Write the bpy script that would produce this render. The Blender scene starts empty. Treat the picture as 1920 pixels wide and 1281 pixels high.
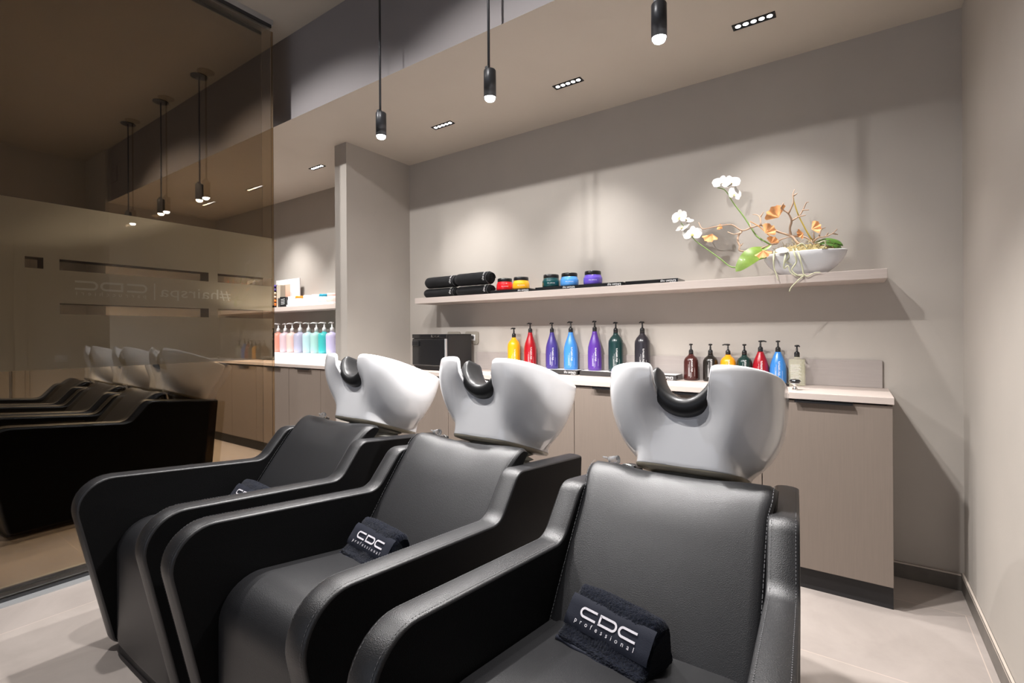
import bpy, bmesh, math, random
import numpy as np
from mathutils import Vector, Matrix, noise
random.seed(7)
SC = bpy.context.scene
COL = SC.collection
PI = math.pi

# ------------------------------------------------------------------ camera
TH, ROLL, FPX, CY = 0.6075, -0.0057, 915.58, 624.69
cam_d = bpy.data.cameras.new('camera'); cam = bpy.data.objects.new('camera', cam_d); COL.objects.link(cam)
Fv = Vector((-math.sin(TH), math.cos(TH), 0)); Rv = Vector((math.cos(TH), math.sin(TH), 0)); Uv = Vector((0, 0, 1))
R2 = math.cos(ROLL)*Rv + math.sin(ROLL)*Uv
U2 = -(math.sin(ROLL)*Rv - math.cos(ROLL)*Uv)
cam.matrix_world = Matrix(((R2.x, U2.x, -Fv.x, 0), (R2.y, U2.y, -Fv.y, 0), (R2.z, U2.z, -Fv.z, 1.19), (0, 0, 0, 1)))
cam_d.sensor_width = 36; cam_d.lens = 36*FPX/1920
cam_d.shift_y = (CY-640.5)/1920
cam_d.clip_start = 0.05
SC.camera = cam

# ------------------------------------------------------------------ world, exposure
w = bpy.data.worlds.new('world'); SC.world = w; w.use_nodes = True
w.node_tree.nodes['Background'].inputs[0].default_value = (0.55, 0.6, 0.75, 1)
w.node_tree.nodes['Background'].inputs[1].default_value = 0.05
SC.view_settings.view_transform = 'Standard'
SC.view_settings.look = 'None'
SC.view_settings.gamma = 1
SC.view_settings.exposure = 0.0
SC.view_settings.use_curve_mapping = False
try:
    SC.cycles.max_bounces = 8; SC.cycles.transparent_max_bounces = 12
    SC.cycles.sample_clamp_indirect = 4
except Exception: pass

def spot(name, loc, aim, power, size_deg, blend, color, radius):
    d = bpy.data.lights.new(name, 'SPOT'); d.energy = power; d.spot_size = math.radians(size_deg); d.spot_blend = blend
    d.color = color; d.shadow_soft_size = radius
    o = bpy.data.objects.new(name, d); COL.objects.link(o); o.location = loc
    o.rotation_euler = (Vector(aim)-Vector(loc)).to_track_quat('-Z', 'Y').to_euler()
    return o
def area(name, loc, aim, power, sx, sy, color):
    d = bpy.data.lights.new(name, 'AREA'); d.shape = 'RECTANGLE'; d.size = sx; d.size_y = sy; d.energy = power; d.color = color
    o = bpy.data.objects.new(name, d); COL.objects.link(o); o.location = loc
    o.rotation_euler = (Vector(aim)-Vector(loc)).to_track_quat('-Z', 'Y').to_euler()
    return o
WARM = (1.0, 0.93, 0.86); NEUT = (1.0, 0.97, 0.95)
ZS, ZC, YK, YB, XR, XW, XG, XM = 2.666, 3.249, 1.892, 3.011, 0.42, 1.10, -3.115, -3.175
# spots in the upper ceiling, in front of the bulkhead (their fittings are built below)
CEIL_SPOTS = [(-4.30, 0.35), (-2.80, 0.35), (-1.30, 0.35)]
for k, (x, y) in enumerate(CEIL_SPOTS):
    spot('ceiling_spot_light', (x, y, ZC-0.03), (x, y+1.3, 0.6), 140, 108, 0.35, NEUT, 0.03)
# extra spot beyond the glass, added to brighten the niche doors
spot('ceiling_spot_light', (-4.45, 1.30, ZC-0.03), (-4.45, 2.2, 0.6), 340, 62, 0.5, NEUT, 0.03)
# linear downlights in the soffit
DOWN_X = [-4.87, -3.87, -2.37, -1.37, -0.375]
for x in DOWN_X:
    spot('downlight_light', (x, 2.565, ZS-0.012), (x, 2.66, 0), 130 if x < -3 else 85, 88, 0.85, NEUT, 0.03)
# pendants
PEND_X = [-2.098, -1.355, -0.578]; PEND_Y = 1.775; PEND_Z = 2.262
for x in PEND_X:
    spot('pendant_light', (x, PEND_Y, PEND_Z-0.045), (x, PEND_Y, 0), 150, 118, 0.7, NEUT, 0.025)
# added cool fill far behind the camera, standing in for daylight
area('added_cool_fill', (-0.9, -3.1, 1.6), (-0.9, 0, 1.5), 22, 3.4, 2.2, (0.80, 0.86, 1.0))

# ------------------------------------------------------------------ materials
MATS = {}
def mat(name, base, rough=0.5, metal=0.0, bump=None, bscale=50, bstr=0.1, var=0.0, vscale=3, spec=0.5, emis=None, estr=0, coat=0, trans=0, ior=1.45, alpha=1, sheen=0, coatr=0.03):
    if name in MATS: return MATS[name]
    m = bpy.data.materials.new(name); m.use_nodes = True
    nt = m.node_tree; b = nt.nodes['Principled BSDF']
    b.inputs['Base Color'].default_value = (*base, 1)
    b.inputs['Roughness'].default_value = rough; b.inputs['Metallic'].default_value = metal
    b.inputs['Specular IOR Level'].default_value = spec
    b.inputs['Coat Weight'].default_value = coat; b.inputs['Coat Roughness'].default_value = coatr
    b.inputs['Transmission Weight'].default_value = trans; b.inputs['IOR'].default_value = ior
    b.inputs['Alpha'].default_value = alpha
    b.inputs['Sheen Weight'].default_value = sheen
    if emis: b.inputs['Emission Color'].default_value = (*emis, 1); b.inputs['Emission Strength'].default_value = estr
    tc = nt.nodes.new('ShaderNodeTexCoord')
    if var > 0:
        n = nt.nodes.new('ShaderNodeTexNoise'); n.inputs['Scale'].default_value = vscale; n.inputs['Detail'].default_value = 6
        nt.links.new(tc.outputs['Object'], n.inputs['Vector'])
        r = nt.nodes.new('ShaderNodeValToRGB')
        r.color_ramp.elements[0].position = 0.3; r.color_ramp.elements[1].position = 0.7
        r.color_ramp.elements[0].color = (*[c*(1-var) for c in base], 1); r.color_ramp.elements[1].color = (*[min(1, c*(1+var)) for c in base], 1)
        nt.links.new(n.outputs['Fac'], r.inputs['Fac']); nt.links.new(r.outputs['Color'], b.inputs['Base Color'])
    if bump:
        if bump == 'noise':
            n = nt.nodes.new('ShaderNodeTexNoise'); n.inputs['Scale'].default_value = bscale; n.inputs['Detail'].default_value = 5; out = n.outputs['Fac']
        else:
            n = nt.nodes.new('ShaderNodeTexVoronoi'); n.inputs['Scale'].default_value = bscale; n.feature = 'F1'; out = n.outputs['Distance']
        nt.links.new(tc.outputs['Object'], n.inputs['Vector'])
        bp = nt.nodes.new('ShaderNodeBump'); bp.inputs['Strength'].default_value = bstr; bp.inputs['Distance'].default_value = 0.002
        nt.links.new(out, bp.inputs['Height']); nt.links.new(bp.outputs['Normal'], b.inputs['Normal'])
    MATS[name] = m; return m

M_WALL = mat('greige_wall_paint', (0.455, 0.418, 0.378), 0.72, bump='noise', bscale=140, bstr=0.08, var=0.035, vscale=2.5, spec=0.25)
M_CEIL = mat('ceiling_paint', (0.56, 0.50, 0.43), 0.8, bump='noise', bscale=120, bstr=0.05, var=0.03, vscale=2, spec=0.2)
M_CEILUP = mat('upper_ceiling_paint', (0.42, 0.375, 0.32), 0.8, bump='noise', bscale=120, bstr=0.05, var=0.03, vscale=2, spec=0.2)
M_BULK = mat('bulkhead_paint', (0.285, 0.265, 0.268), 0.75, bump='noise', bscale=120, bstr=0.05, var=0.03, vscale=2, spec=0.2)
M_WHITEBOX = mat('wall_paint_pale', (0.5, 0.5, 0.5), 0.6)
M_LEATHER = mat('black_leather', (0.014, 0.014, 0.0155), 0.41, bump='voronoi', bscale=520, bstr=0.22, var=0.05, vscale=12, spec=0.6, coat=0.15, coatr=0.42)
M_LEATHER_SHADE = mat('black_leather_side_shade', (0.003, 0.003, 0.0033), 0.5, bump='voronoi', bscale=620, bstr=0.25, spec=0.15)  # same leather; shade on the side faces put into a darker colour
M_THREAD = mat('grey_thread', (0.10, 0.10, 0.105), 0.7)
M_CERAMIC = mat('white_ceramic', (0.90, 0.90, 0.915), 0.12, spec=0.5, coat=0.6)
M_RUBBER = mat('black_rubber', (0.018, 0.018, 0.019), 0.38, spec=0.5)
M_BELLOWS = mat('grey_rubber_bellows', (0.40, 0.39, 0.35), 0.4)
M_DECK = mat('dark_bronze_panel', (0.075, 0.058, 0.044), 0.3)
M_PLINTH = mat('black_plinth', (0.018, 0.017, 0.018), 0.5)
M_CHROME = mat('chrome', (0.8, 0.8, 0.8), 0.12, metal=1)
M_BLACKCHROME = mat('black_chrome', (0.12, 0.12, 0.12), 0.12, metal=1)
M_CLEAR = mat('clear_plastic', (0.85, 0.85, 0.86), 0.08, trans=0.75, ior=1.3)
M_PEND = mat('graphite_metal', (0.045, 0.046, 0.05), 0.38, metal=0.35)
M_GLOW = mat('led_glow', (1, 1, 1), 0.5, emis=(1, 0.96, 0.92), estr=60)
M_GLOW2 = mat('led_lens_glow', (1, 1, 1), 0.5, emis=(1, 0.97, 0.95), estr=9)
M_ALU = mat('brushed_aluminium', (0.55, 0.56, 0.57), 0.42, metal=0.6, bump='noise', bscale=200, bstr=0.05)
M_DARKSEAL = mat('dark_seal', (0.03, 0.03, 0.032), 0.4)
M_OUTLET = mat('greige_plastic', (0.30, 0.27, 0.225), 0.4)
M_WHITEPL = mat('white_plastic', (0.8, 0.8, 0.8), 0.35)
M_BLKPL = mat('black_plastic', (0.012, 0.012, 0.013), 0.3, coat=0.2)
M_BLKGLOSS = mat('black_gloss', (0.012, 0.012, 0.013), 0.12, coat=0.6)
M_TOWEL = mat('black_terry', (0.009, 0.009, 0.010), 0.95, spec=0.15, bump='noise', bscale=900, bstr=1.0, sheen=0.08, var=0.5, vscale=260)
M_NAVY = mat('navy_terry', (0.0045, 0.006, 0.012), 0.95, spec=0.1, bump='noise', bscale=700, bstr=1.0, sheen=0.08, var=0.55, vscale=240)
M_NAVYBAND = mat('navy_satin_band', (0.008, 0.010, 0.019), 0.7, spec=0.2, bump='noise', bscale=500, bstr=0.2, sheen=0.05)
M_THREADW = mat('white_embroidery', (0.62, 0.60, 0.64), 0.8, bump='noise', bscale=900, bstr=0.6)
M_INK = mat('white_print', (0.85, 0.85, 0.85), 0.5)
M_INKDARK = mat('grey_print', (0.25, 0.25, 0.28), 0.5)
M_TRAY = mat('black_acrylic', (0.015, 0.015, 0.016), 0.1, coat=0.5)
M_TRAYTOP = mat('white_tray_top', (0.75, 0.73, 0.72), 0.4)
M_WHITEBOARD = mat('white_acrylic', (0.82, 0.82, 0.84), 0.3)
M_LETTER_REFL = mat('lettering_reflection', (0.95, 0.86, 0.70), 0.6)  # bright reflection seen through the cut letters, put into a pale colour

def wood_mat(name, base, horiz=True):
    m = mat(name, base, 0.55)
    nt = m.node_tree; b = nt.nodes['Principled BSDF']
    tc = nt.nodes.new('ShaderNodeTexCoord'); mp = nt.nodes.new('ShaderNodeMapping')
    mp.inputs['Scale'].default_value = (2, 60, 60) if horiz else (60, 60, 2)
    n = nt.nodes.new('ShaderNodeTexNoise'); n.inputs['Scale'].default_value = 3; n.inputs['Detail'].default_value = 8
    r = nt.nodes.new('ShaderNodeValToRGB'); r.color_ramp.elements[0].position = .35; r.color_ramp.elements[1].position = .65
    r.color_ramp.elements[0].color = (*[c*0.965 for c in base], 1); r.color_ramp.elements[1].color = (*[c*1.025 for c in base], 1)
    nt.links.new(tc.outputs['Object'], mp.inputs[0]); nt.links.new(mp.outputs[0], n.inputs['Vector'])
    nt.links.new(n.outputs['Fac'], r.inputs[0]); nt.links.new(r.outputs[0], b.inputs['Base Color'])
    bp = nt.nodes.new('ShaderNodeBump'); bp.inputs['Strength'].default_value = .08; bp.inputs['Distance'].default_value = .001
    nt.links.new(n.outputs['Fac'], bp.inputs['Height']); nt.links.new(bp.outputs[0], b.inputs['Normal'])
    return m
M_WOOD = wood_mat('pale_greige_laminate', (0.50, 0.43, 0.39))
M_DOOR = wood_mat('taupe_laminate', (0.20, 0.162, 0.135), False)
M_CARC = mat('dark_carcass', (0.05, 0.045, 0.04), 0.6)

def floor_mat():
    m = mat('stone_look_floor_tiles', (0.42, 0.36, 0.32), 0.42)
    nt = m.node_tree; b = nt.nodes['Principled BSDF']
    tc = nt.nodes.new('ShaderNodeTexCoord')
    mp = nt.nodes.new('ShaderNodeMapping'); mp.inputs['Location'].default_value = (0.25, -0.845, 0)
    nt.links.new(tc.outputs['Object'], mp.inputs[0])
    br = nt.nodes.new('ShaderNodeTexBrick'); br.offset = 0.5; br.squash = 1
    br.inputs['Scale'].default_value = 1; br.inputs['Brick Width'].default_value = 1.27; br.inputs['Row Height'].default_value = 0.635
    br.inputs['Mortar Size'].default_value = 0.0016; br.inputs['Mortar Smooth'].default_value = 0.0
    br.inputs['Color1'].default_value = (1, 1, 1, 1); br.inputs['Color2'].default_value = (0.93, 0.93, 0.94, 1); br.inputs['Mortar'].default_value = (1.35, 1.3, 1.25, 1)
    nt.links.new(mp.outputs[0], br.inputs['Vector'])
    n = nt.nodes.new('ShaderNodeTexNoise'); n.inputs['Scale'].default_value = 2.3; n.inputs['Detail'].default_value = 9; n.inputs['Roughness'].default_value = .62; n.inputs['Distortion'].default_value = 1.2
    nt.links.new(tc.outputs['Object'], n.inputs['Vector'])
    r = nt.nodes.new('ShaderNodeValToRGB'); r.color_ramp.elements[0].position = .3; r.color_ramp.elements[1].position = .75
    r.color_ramp.elements[0].color = (0.36, 0.315, 0.285, 1); r.color_ramp.elements[1].color = (0.46, 0.405, 0.37, 1)
    nt.links.new(n.outputs['Fac'], r.inputs[0])
    mx = nt.nodes.new('ShaderNodeMixRGB'); mx.blend_type = 'MULTIPLY'; mx.inputs[0].default_value = 1
    nt.links.new(r.outputs[0], mx.inputs[1]); nt.links.new(br.outputs['Color'], mx.inputs[2])
    nt.links.new(mx.outputs[0], b.inputs['Base Color'])
    n2 = nt.nodes.new('ShaderNodeTexNoise'); n2.inputs['Scale'].default_value = 60; n2.inputs['Detail'].default_value = 6
    nt.links.new(tc.outputs['Object'], n2.inputs['Vector'])
    bp = nt.nodes.new('ShaderNodeBump'); bp.inputs['Strength'].default_value = .12; bp.inputs['Distance'].default_value = .002
    nt.links.new(n2.outputs['Fac'], bp.inputs['Height']); nt.links.new(bp.outputs[0], b.inputs['Normal'])
    b.inputs['Roughness'].default_value = .48
    return m
M_FLOOR = floor_mat()

def bronze_glass():
    m = bpy.data.materials.new('bronze_mirror_glass'); m.use_nodes = True; nt = m.node_tree; nt.nodes.clear()
    out = nt.nodes.new('ShaderNodeOutputMaterial'); g = nt.nodes.new('ShaderNodeBsdfGlossy'); t = nt.nodes.new('ShaderNodeBsdfTransparent')
    g.inputs['Color'].default_value = (0.45, 0.335, 0.215, 1); g.inputs['Roughness'].default_value = 0.004
    t.inputs['Color'].default_value = (0.06, 0.045, 0.03, 1)
    mx = nt.nodes.new('ShaderNodeMixShader'); mx.inputs[0].default_value = 0.88
    nt.links.new(t.outputs[0], mx.inputs[1]); nt.links.new(g.outputs[0], mx.inputs[2]); nt.links.new(mx.outputs[0], out.inputs[0])
    return m
def clear_glass():
    m = bpy.data.materials.new('clear_glass_pane'); m.use_nodes = True; nt = m.node_tree; nt.nodes.clear()
    out = nt.nodes.new('ShaderNodeOutputMaterial'); g = nt.nodes.new('ShaderNodeBsdfGlossy'); t = nt.nodes.new('ShaderNodeBsdfTransparent')
    g.inputs['Color'].default_value = (1, 1, 1, 1); g.inputs['Roughness'].default_value = 0.0
    t.inputs['Color'].default_value = (0.96, 0.96, 0.95, 1)
    fr = nt.nodes.new('ShaderNodeFresnel'); fr.inputs[0].default_value = 1.5
    mx = nt.nodes.new('ShaderNodeMixShader')
    nt.links.new(fr.outputs[0], mx.inputs[0])
    nt.links.new(t.outputs[0], mx.inputs[1]); nt.links.new(g.outputs[0], mx.inputs[2]); nt.links.new(mx.outputs[0], out.inputs[0])
    return m
def film():
    m = bpy.data.materials.new('frosted_film'); m.use_nodes = True; nt = m.node_tree; nt.nodes.clear()
    out = nt.nodes.new('ShaderNodeOutputMaterial')
    d = nt.nodes.new('ShaderNodeBsdfDiffuse'); d.inputs[0].default_value = (0.95, 0.78, 0.53, 1)
    g = nt.nodes.new('ShaderNodeBsdfGlossy'); g.inputs[0].default_value = (0.42, 0.34, 0.23, 1); g.inputs['Roughness'].default_value = 0.45
    t = nt.nodes.new('ShaderNodeBsdfTransparent'); t.inputs[0].default_value = (0.8, 0.8, 0.8, 1)
    m1 = nt.nodes.new('ShaderNodeMixShader'); m1.inputs[0].default_value = 0.25
    m2 = nt.nodes.new('ShaderNodeMixShader'); m2.inputs[0].default_value = 0.14
    nt.links.new(d.outputs[0], m1.inputs[1]); nt.links.new(g.outputs[0], m1.inputs[2])
    nt.links.new(m1.outputs[0], m2.inputs[1]); nt.links.new(t.outputs[0], m2.inputs[2]); nt.links.new(m2.outputs[0], out.inputs[0])
    return m
M_BRONZE, M_GLASS, M_FILM = bronze_glass(), clear_glass(), film()

# ------------------------------------------------------------------ helpers
def obj(name, bm, m, parent=None, smooth=False, loc=None):
    me = bpy.data.meshes.new(name)
    bmesh.ops.recalc_face_normals(bm, faces=bm.faces)
    if smooth:
        for f in bm.faces: f.smooth = True
    bm.to_mesh(me); bm.free()
    ms = m if isinstance(m, (list, tuple)) else [m]
    for q in ms: me.materials.append(q)
    o = bpy.data.objects.new(name, me); COL.objects.link(o)
    if parent is not None: o.parent = parent
    if loc is not None: o.location = loc
    return o
def empty(name, loc=(0, 0, 0), rz=0.0):
    o = bpy.data.objects.new(name, None); COL.objects.link(o); o.location = loc; o.rotation_euler = (0, 0, rz)
    o.empty_display_size = 0.05
    return o
def tag(o, label=None, cat=None, group=None, kind=None):
    if label: o['label'] = label
    if cat: o['category'] = cat
    if group: o['group'] = group
    if kind: o['kind'] = kind
    return o
def struct(name, bm, m, label=None, parent=None):
    o = obj(name, bm, m, parent)
    if parent is None:
        o['kind'] = 'structure'
        if label: o['label'] = label
        o['category'] = name.split('_')[0]
    return o
def copy_tree(o, parent=None):
    c = o.copy(); COL.objects.link(c); c.parent = parent
    for ch in list(o.children): copy_tree(ch, c)
    return c
def NB(): return bmesh.new()
def box(bm, x0, x1, y0, y1, z0, z1, bev=0.0, seg=2, mi=0):
    r = bmesh.ops.create_cube(bm, size=1)
    vs = r['verts']
    for v in vs:
        v.co = Vector((x0 if v.co.x < 0 else x1, y0 if v.co.y < 0 else y1, z0 if v.co.z < 0 else z1))
    fs = set(f for v in vs for f in v.link_faces)
    for f in fs: f.material_index = mi
    if bev > 0:
        es = list(set(e for v in vs for e in v.link_edges))
        bmesh.ops.bevel(bm, geom=es, offset=bev, segments=seg, profile=0.5, affect='EDGES')
    return bm
def lathe(bm, prof, cx=0, cy=0, seg=32, sx=1, sy=1, mi=0, smooth=True, z0=0):
    """prof: list of (r,z). closes ends."""
    rings = []
    for r, z in prof:
        if r <= 1e-6: rings.append([bm.verts.new((cx, cy, z+z0))])
        else: rings.append([bm.verts.new((cx+r*sx*math.cos(2*PI*k/seg), cy+r*sy*math.sin(2*PI*k/seg), z+z0)) for k in range(seg)])
    for a, b in zip(rings[:-1], rings[1:]):
        if len(a) == 1 and len(b) == 1: continue
        for k in range(seg):
            k2 = (k+1) % seg
            if len(a) == 1: f = bm.faces.new((a[0], b[k], b[k2]))
            elif len(b) == 1: f = bm.faces.new((a[k], a[k2], b[0]))
            else: f = bm.faces.new((a[k], a[k2], b[k2], b[k]))
            f.smooth = smooth; f.material_index = mi
    for rg in (rings[0], rings[-1]):
        if len(rg) > 1:
            f = bm.faces.new(rg); f.material_index = mi
    return bm
def tube(bm, pts, radii, seg=8, caps=True, mi=0, flat=1.0):
    pts = [Vector(p) for p in pts]
    if not isinstance(radii, (list, tuple)): radii = [radii]*len(pts)
    rings = []; prevn = None
    for i, p in enumerate(pts):
        t = (pts[min(i+1, len(pts)-1)]-pts[max(i-1, 0)])
        if t.length < 1e-9: t = Vector((0, 0, 1))
        t.normalize()
        if prevn is None:
            a = Vector((0, 0, 1)) if abs(t.z) < .9 else Vector((1, 0, 0)); n = t.cross(a).normalized()
        else:
            n = (prevn-t*prevn.dot(t)).normalized()
        prevn = n; b = t.cross(n)
        rings.append([bm.verts.new(p+radii[i]*(math.cos(2*PI*k/seg)*n+flat*math.sin(2*PI*k/seg)*b)) for k in range(seg)])
    for a, b in zip(rings[:-1], rings[1:]):
        for k in range(seg):
            f = bm.faces.new((a[k], a[(k+1) % seg], b[(k+1) % seg], b[k])); f.smooth = True; f.material_index = mi
    if caps:
        for rg in (rings[0], rings[-1]):
            f = bm.faces.new(rg); f.material_index = mi
    return bm
def catmull(pts, n=6):
    P = [Vector(p) for p in pts]; P = [2*P[0]-P[1]]+P+[2*P[-1]-P[-2]]; out = []
    for i in range(1, len(P)-2):
        for k in range(n):
            t = k/n
            out.append(0.5*((2*P[i])+(-P[i-1]+P[i+1])*t+(2*P[i-1]-5*P[i]+4*P[i+1]-P[i+2])*t*t+(-P[i-1]+3*P[i]-3*P[i+1]+P[i+2])*t**3))
    out.append(P[-2]); return out
def fillet(poly, radii, seg=8):
    out = []; n = len(poly)
    for i in range(n):
        p = Vector(poly[i]); a = Vector(poly[i-1]); b = Vector(poly[(i+1) % n]); r = radii[i]
        if r <= 0: out.append(p); continue
        da = (a-p).normalized(); db = (b-p).normalized(); ang = da.angle(db); d = r/math.tan(ang/2)
        d = min(d, (a-p).length*.49, (b-p).length*.49); r2 = d*math.tan(ang/2)
        c = p+(da+db).normalized()*(r2/math.sin(ang/2))
        s = p+da*d-c; e = p+db*d-c; tot = s.angle(e); sg = 1 if s.x*e.y-s.y*e.x > 0 else -1
        for k in range(seg+1):
            th = sg*tot*k/seg
            out.append(c+Vector((s.x*math.cos(th)-s.y*math.sin(th), s.x*math.sin(th)+s.y*math.cos(th))))
    return out
def inset(poly, d):
    """offset closed 2D polygon (Vectors) inward by d"""
    n = len(poly); area2 = sum(poly[i].x*poly[(i+1) % n].y-poly[(i+1) % n].x*poly[i].y for i in range(n)); s = 1 if area2 > 0 else -1
    out = []
    for i in range(n):
        a, p, b = poly[i-1], poly[i], poly[(i+1) % n]
        e1 = (p-a).normalized() if (p-a).length > 1e-9 else Vector((1, 0)); e2 = (b-p).normalized() if (b-p).length > 1e-9 else e1
        n1 = Vector((-e1.y, e1.x))*s; n2 = Vector((-e2.y, e2.x))*s; m = n1+n2
        m = m.normalized() if m.length > 1e-6 else n1
        c = max(.5, m.dot(n1)); out.append(p+m*(d/c))
    return out
def slab(bm, poly, xa, xb, rb=0.008, seg=4, xfun=None, crown=0.0, mi_side=0, mi_cap=0):
    """extrude a (Y,z) polygon between xa and xb with rounded edges. xfun(Y) scales x."""
    levels = []
    for k in range(seg+1):
        a = PI/2*k/seg; levels.append((xa+rb*(1-math.cos(a))*1.0, rb*(1-math.sin(a))))
    mid = []
    if crown:
        for t in (.25, .5, .75):
            mid.append((xa+(xb-xa)*t, -crown*math.sin(PI*t)))
    lv = levels+mid+[(xb-(x-xa), d) for x, d in reversed(levels)]
    # levels: x offset grows with a; inset goes rb->0
    rings = []
    for x, d in lv:
        q = inset(poly, d) if abs(d) > 1e-9 else poly
        rings.append([bm.verts.new(((xfun(p.x, x) if xfun else x), p.x, p.y)) for p in q])
    n = len(poly)
    for a, b in zip(rings[:-1], rings[1:]):
        for k in range(n):
            f = bm.faces.new((a[k], a[(k+1) % n], b[(k+1) % n], b[k])); f.smooth = True; f.material_index = mi_side
    for rg in (rings[0], rings[-1]):
        f = bm.faces.new(rg); f.smooth = False; f.material_index = mi_cap
    return bm
_tc = {}
def text2d(s, size=1.0):
    """list of (verts2d, faces) for a string, origin at left baseline"""
    if s in _tc: vs, fs = _tc[s]
    else:
        c = bpy.data.curves.new('tmp', 'FONT'); c.body = s; c.size = 1.0; c.resolution_u = 2; c.fill_mode = 'FRONT'
        o = bpy.data.objects.new('tmp', c); COL.objects.link(o)
        dg = bpy.context.evaluated_depsgraph_get(); me = bpy.data.meshes.new_from_object(o.evaluated_get(dg))
        vs = [(v.co.x, v.co.y) for v in me.vertices]; fs = [tuple(p.vertices) for p in me.polygons]
        bpy.data.meshes.remove(me); bpy.data.objects.remove(o); bpy.data.curves.remove(c)
        _tc[s] = (vs, fs)
    return [(x*size, y*size) for x, y in vs], fs
def text_w(s, size): 
    v, _ = text2d(s, size); return max(x for x, y in v)
def put_text(bm, s, size, fn, mi=0, track=1.0):
    v, f = text2d(s, size)
    vs = [bm.verts.new(fn(x*track, y)) for x, y in v]
    for q in f:
        try: ff = bm.faces.new([vs[i] for i in q]); ff.material_index = mi
        except ValueError: pass
def spaced(bm, s, size, fn, total):
    ws = [text_w(c, size) for c in s]; gap = (total-sum(ws))/(len(s)-1); x0 = 0
    for c, w0 in zip(s, ws):
        put_text(bm, c, size, lambda x, y, x0=x0: fn(x0+x, y)); x0 += w0+gap
def stroke(bm, pts, wd, fn, closed=False, mi=0):
    """flat ribbon of width wd along 2D pts, mapped by fn(x,y)->3D"""
    P = [Vector(p) for p in pts]; n = len(P); L = []; Rr = []
    for i in range(n):
        if closed: a, b = P[i-1], P[(i+1) % n]
        else: a, b = P[max(i-1, 0)], P[min(i+1, n-1)]
        t = (b-a).normalized(); nn = Vector((-t.y, t.x))
        e = (P[i]-a)
        k = 1.0
        if e.length > 1e-9 and (b-P[i]).length > 1e-9: k = 1/max(.6, e.normalized().dot(t))
        L.append(bm.verts.new(fn(*(P[i]+nn*wd/2*k)))); Rr.append(bm.verts.new(fn(*(P[i]-nn*wd/2*k))))
    for i in range(n if closed else n-1):
        j = (i+1) % n; f = bm.faces.new((L[i], L[j], Rr[j], Rr[i])); f.material_index = mi
def arc(cx, cy, r, a0, a1, n=8, ry=None):
    ry = ry or r
    return [(cx+r*math.cos(math.radians(a0+(a1-a0)*k/n)), cy+ry*math.sin(math.radians(a0+(a1-a0)*k/n))) for k in range(n+1)]
def cdc_logo(bm, fn, W=1.0, mi=0):
    """three rounded letterforms C D C, total width W, height .24 W; origin left bottom"""
    h = .122*W; wd = .034*W; r = h/2
    def C(x0, wl): return [(x0+wl, h), (x0+r+wl*.3, h)]+arc(x0+r, r, r, 90, 270, 12)+[(x0+wl*.6, 0), (x0+wl, 0)]
    stroke(bm, C(0, .29*W), wd, fn, mi=mi)
    x0 = .36*W
    stroke(bm, [(x0, 0), (x0, h*.5), (x0, h)], wd, fn, mi=mi)
    stroke(bm, [(x0-wd/2, h), (x0+.1*W, h), (x0+.29*W-r, h)]+arc(x0+.29*W-r, r, r, 90, -90, 12)+[(x0+.1*W, 0), (x0-wd/2, 0)], wd, fn, mi=mi)
    stroke(bm, C(.71*W, .29*W), wd, fn, mi=mi)

# ------------------------------------------------------------------ room shell
bm = NB(); box(bm, -6.0, XW+.1, -3.3, 3.2, -.08, 0); struct('floor', bm, M_FLOOR, 'stone look tiled floor of the washing room')
bm = NB(); box(bm, -6.0, XR+.01, YB, YB+.12, 0, ZS+.1); struct('wall_back', bm, M_WALL, 'greige painted back wall behind the long shelf')
bm = NB(); box(bm, XR, XW+.1, YK-.02, YB+.12, 0, ZC); struct('wall_right', bm, M_WALL, 'greige wall on the right beside the cabinets')
bm = NB(); box(bm, XW, XW+.1, -3.3, YK-.02, 0, ZC); struct('wall_side', bm, M_WALL, 'greige wall with the panelled door')
bm = NB(); box(bm, -6.1, -6.0, -3.3, 3.2, 0, ZC); struct('wall_left', bm, M_WALL, 'far left wall behind the glass partition')
bm = NB(); box(bm, -6.0, XW+.1, -3.4, -3.3, 0, .35); box(bm, -6.0, XW+.1, -3.4, -3.3, 2.9, ZC)
box(bm, -6.0, -2.9, -3.4, -3.3, .35, 2.9); box(bm, .95, XW+.1, -3.4, -3.3, .35, 2.9); struct('wall_front', bm, M_WALL, 'unseen wall with added window opening behind the viewer')
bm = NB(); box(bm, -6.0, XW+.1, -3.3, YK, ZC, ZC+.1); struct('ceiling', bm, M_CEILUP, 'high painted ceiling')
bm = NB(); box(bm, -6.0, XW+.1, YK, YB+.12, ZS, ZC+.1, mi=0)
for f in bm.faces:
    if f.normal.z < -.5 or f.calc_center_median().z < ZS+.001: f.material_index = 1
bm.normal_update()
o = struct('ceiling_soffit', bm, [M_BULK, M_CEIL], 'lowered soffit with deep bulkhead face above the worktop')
bm = NB(); box(bm, -3.325, -3.18, 2.357, YB, 0, ZS); struct('wall_pillar', bm, M_WALL, 'painted wall pillar dividing the shelf niche')
# baseboards: pale cap strip over dark board
def base(name, x0, x1, y0, y1):
    bm = NB(); box(bm, x0, x1, y0, y1, 0, .066, mi=0); box(bm, x0, x1, y0, y1, .066, .078, .002, mi=1); return struct(name, bm, [M_BASED, M_BASEP], 'low skirting with pale rounded top edge')
M_BASED = mat('skirting_dark', (0.13, 0.115, 0.10), 0.35, var=.2, vscale=14)
M_BASEP = mat('skirting_pale_edge', (0.55, 0.48, 0.42), 0.5)
base('baseboard_right', XR-.012, XR, YK-.02, YB); base('baseboard_back', -3.18, XR-.012, YB-.012, YB)
base('baseboard_niche', -6.0, -3.325, YB-.012, YB)
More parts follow.
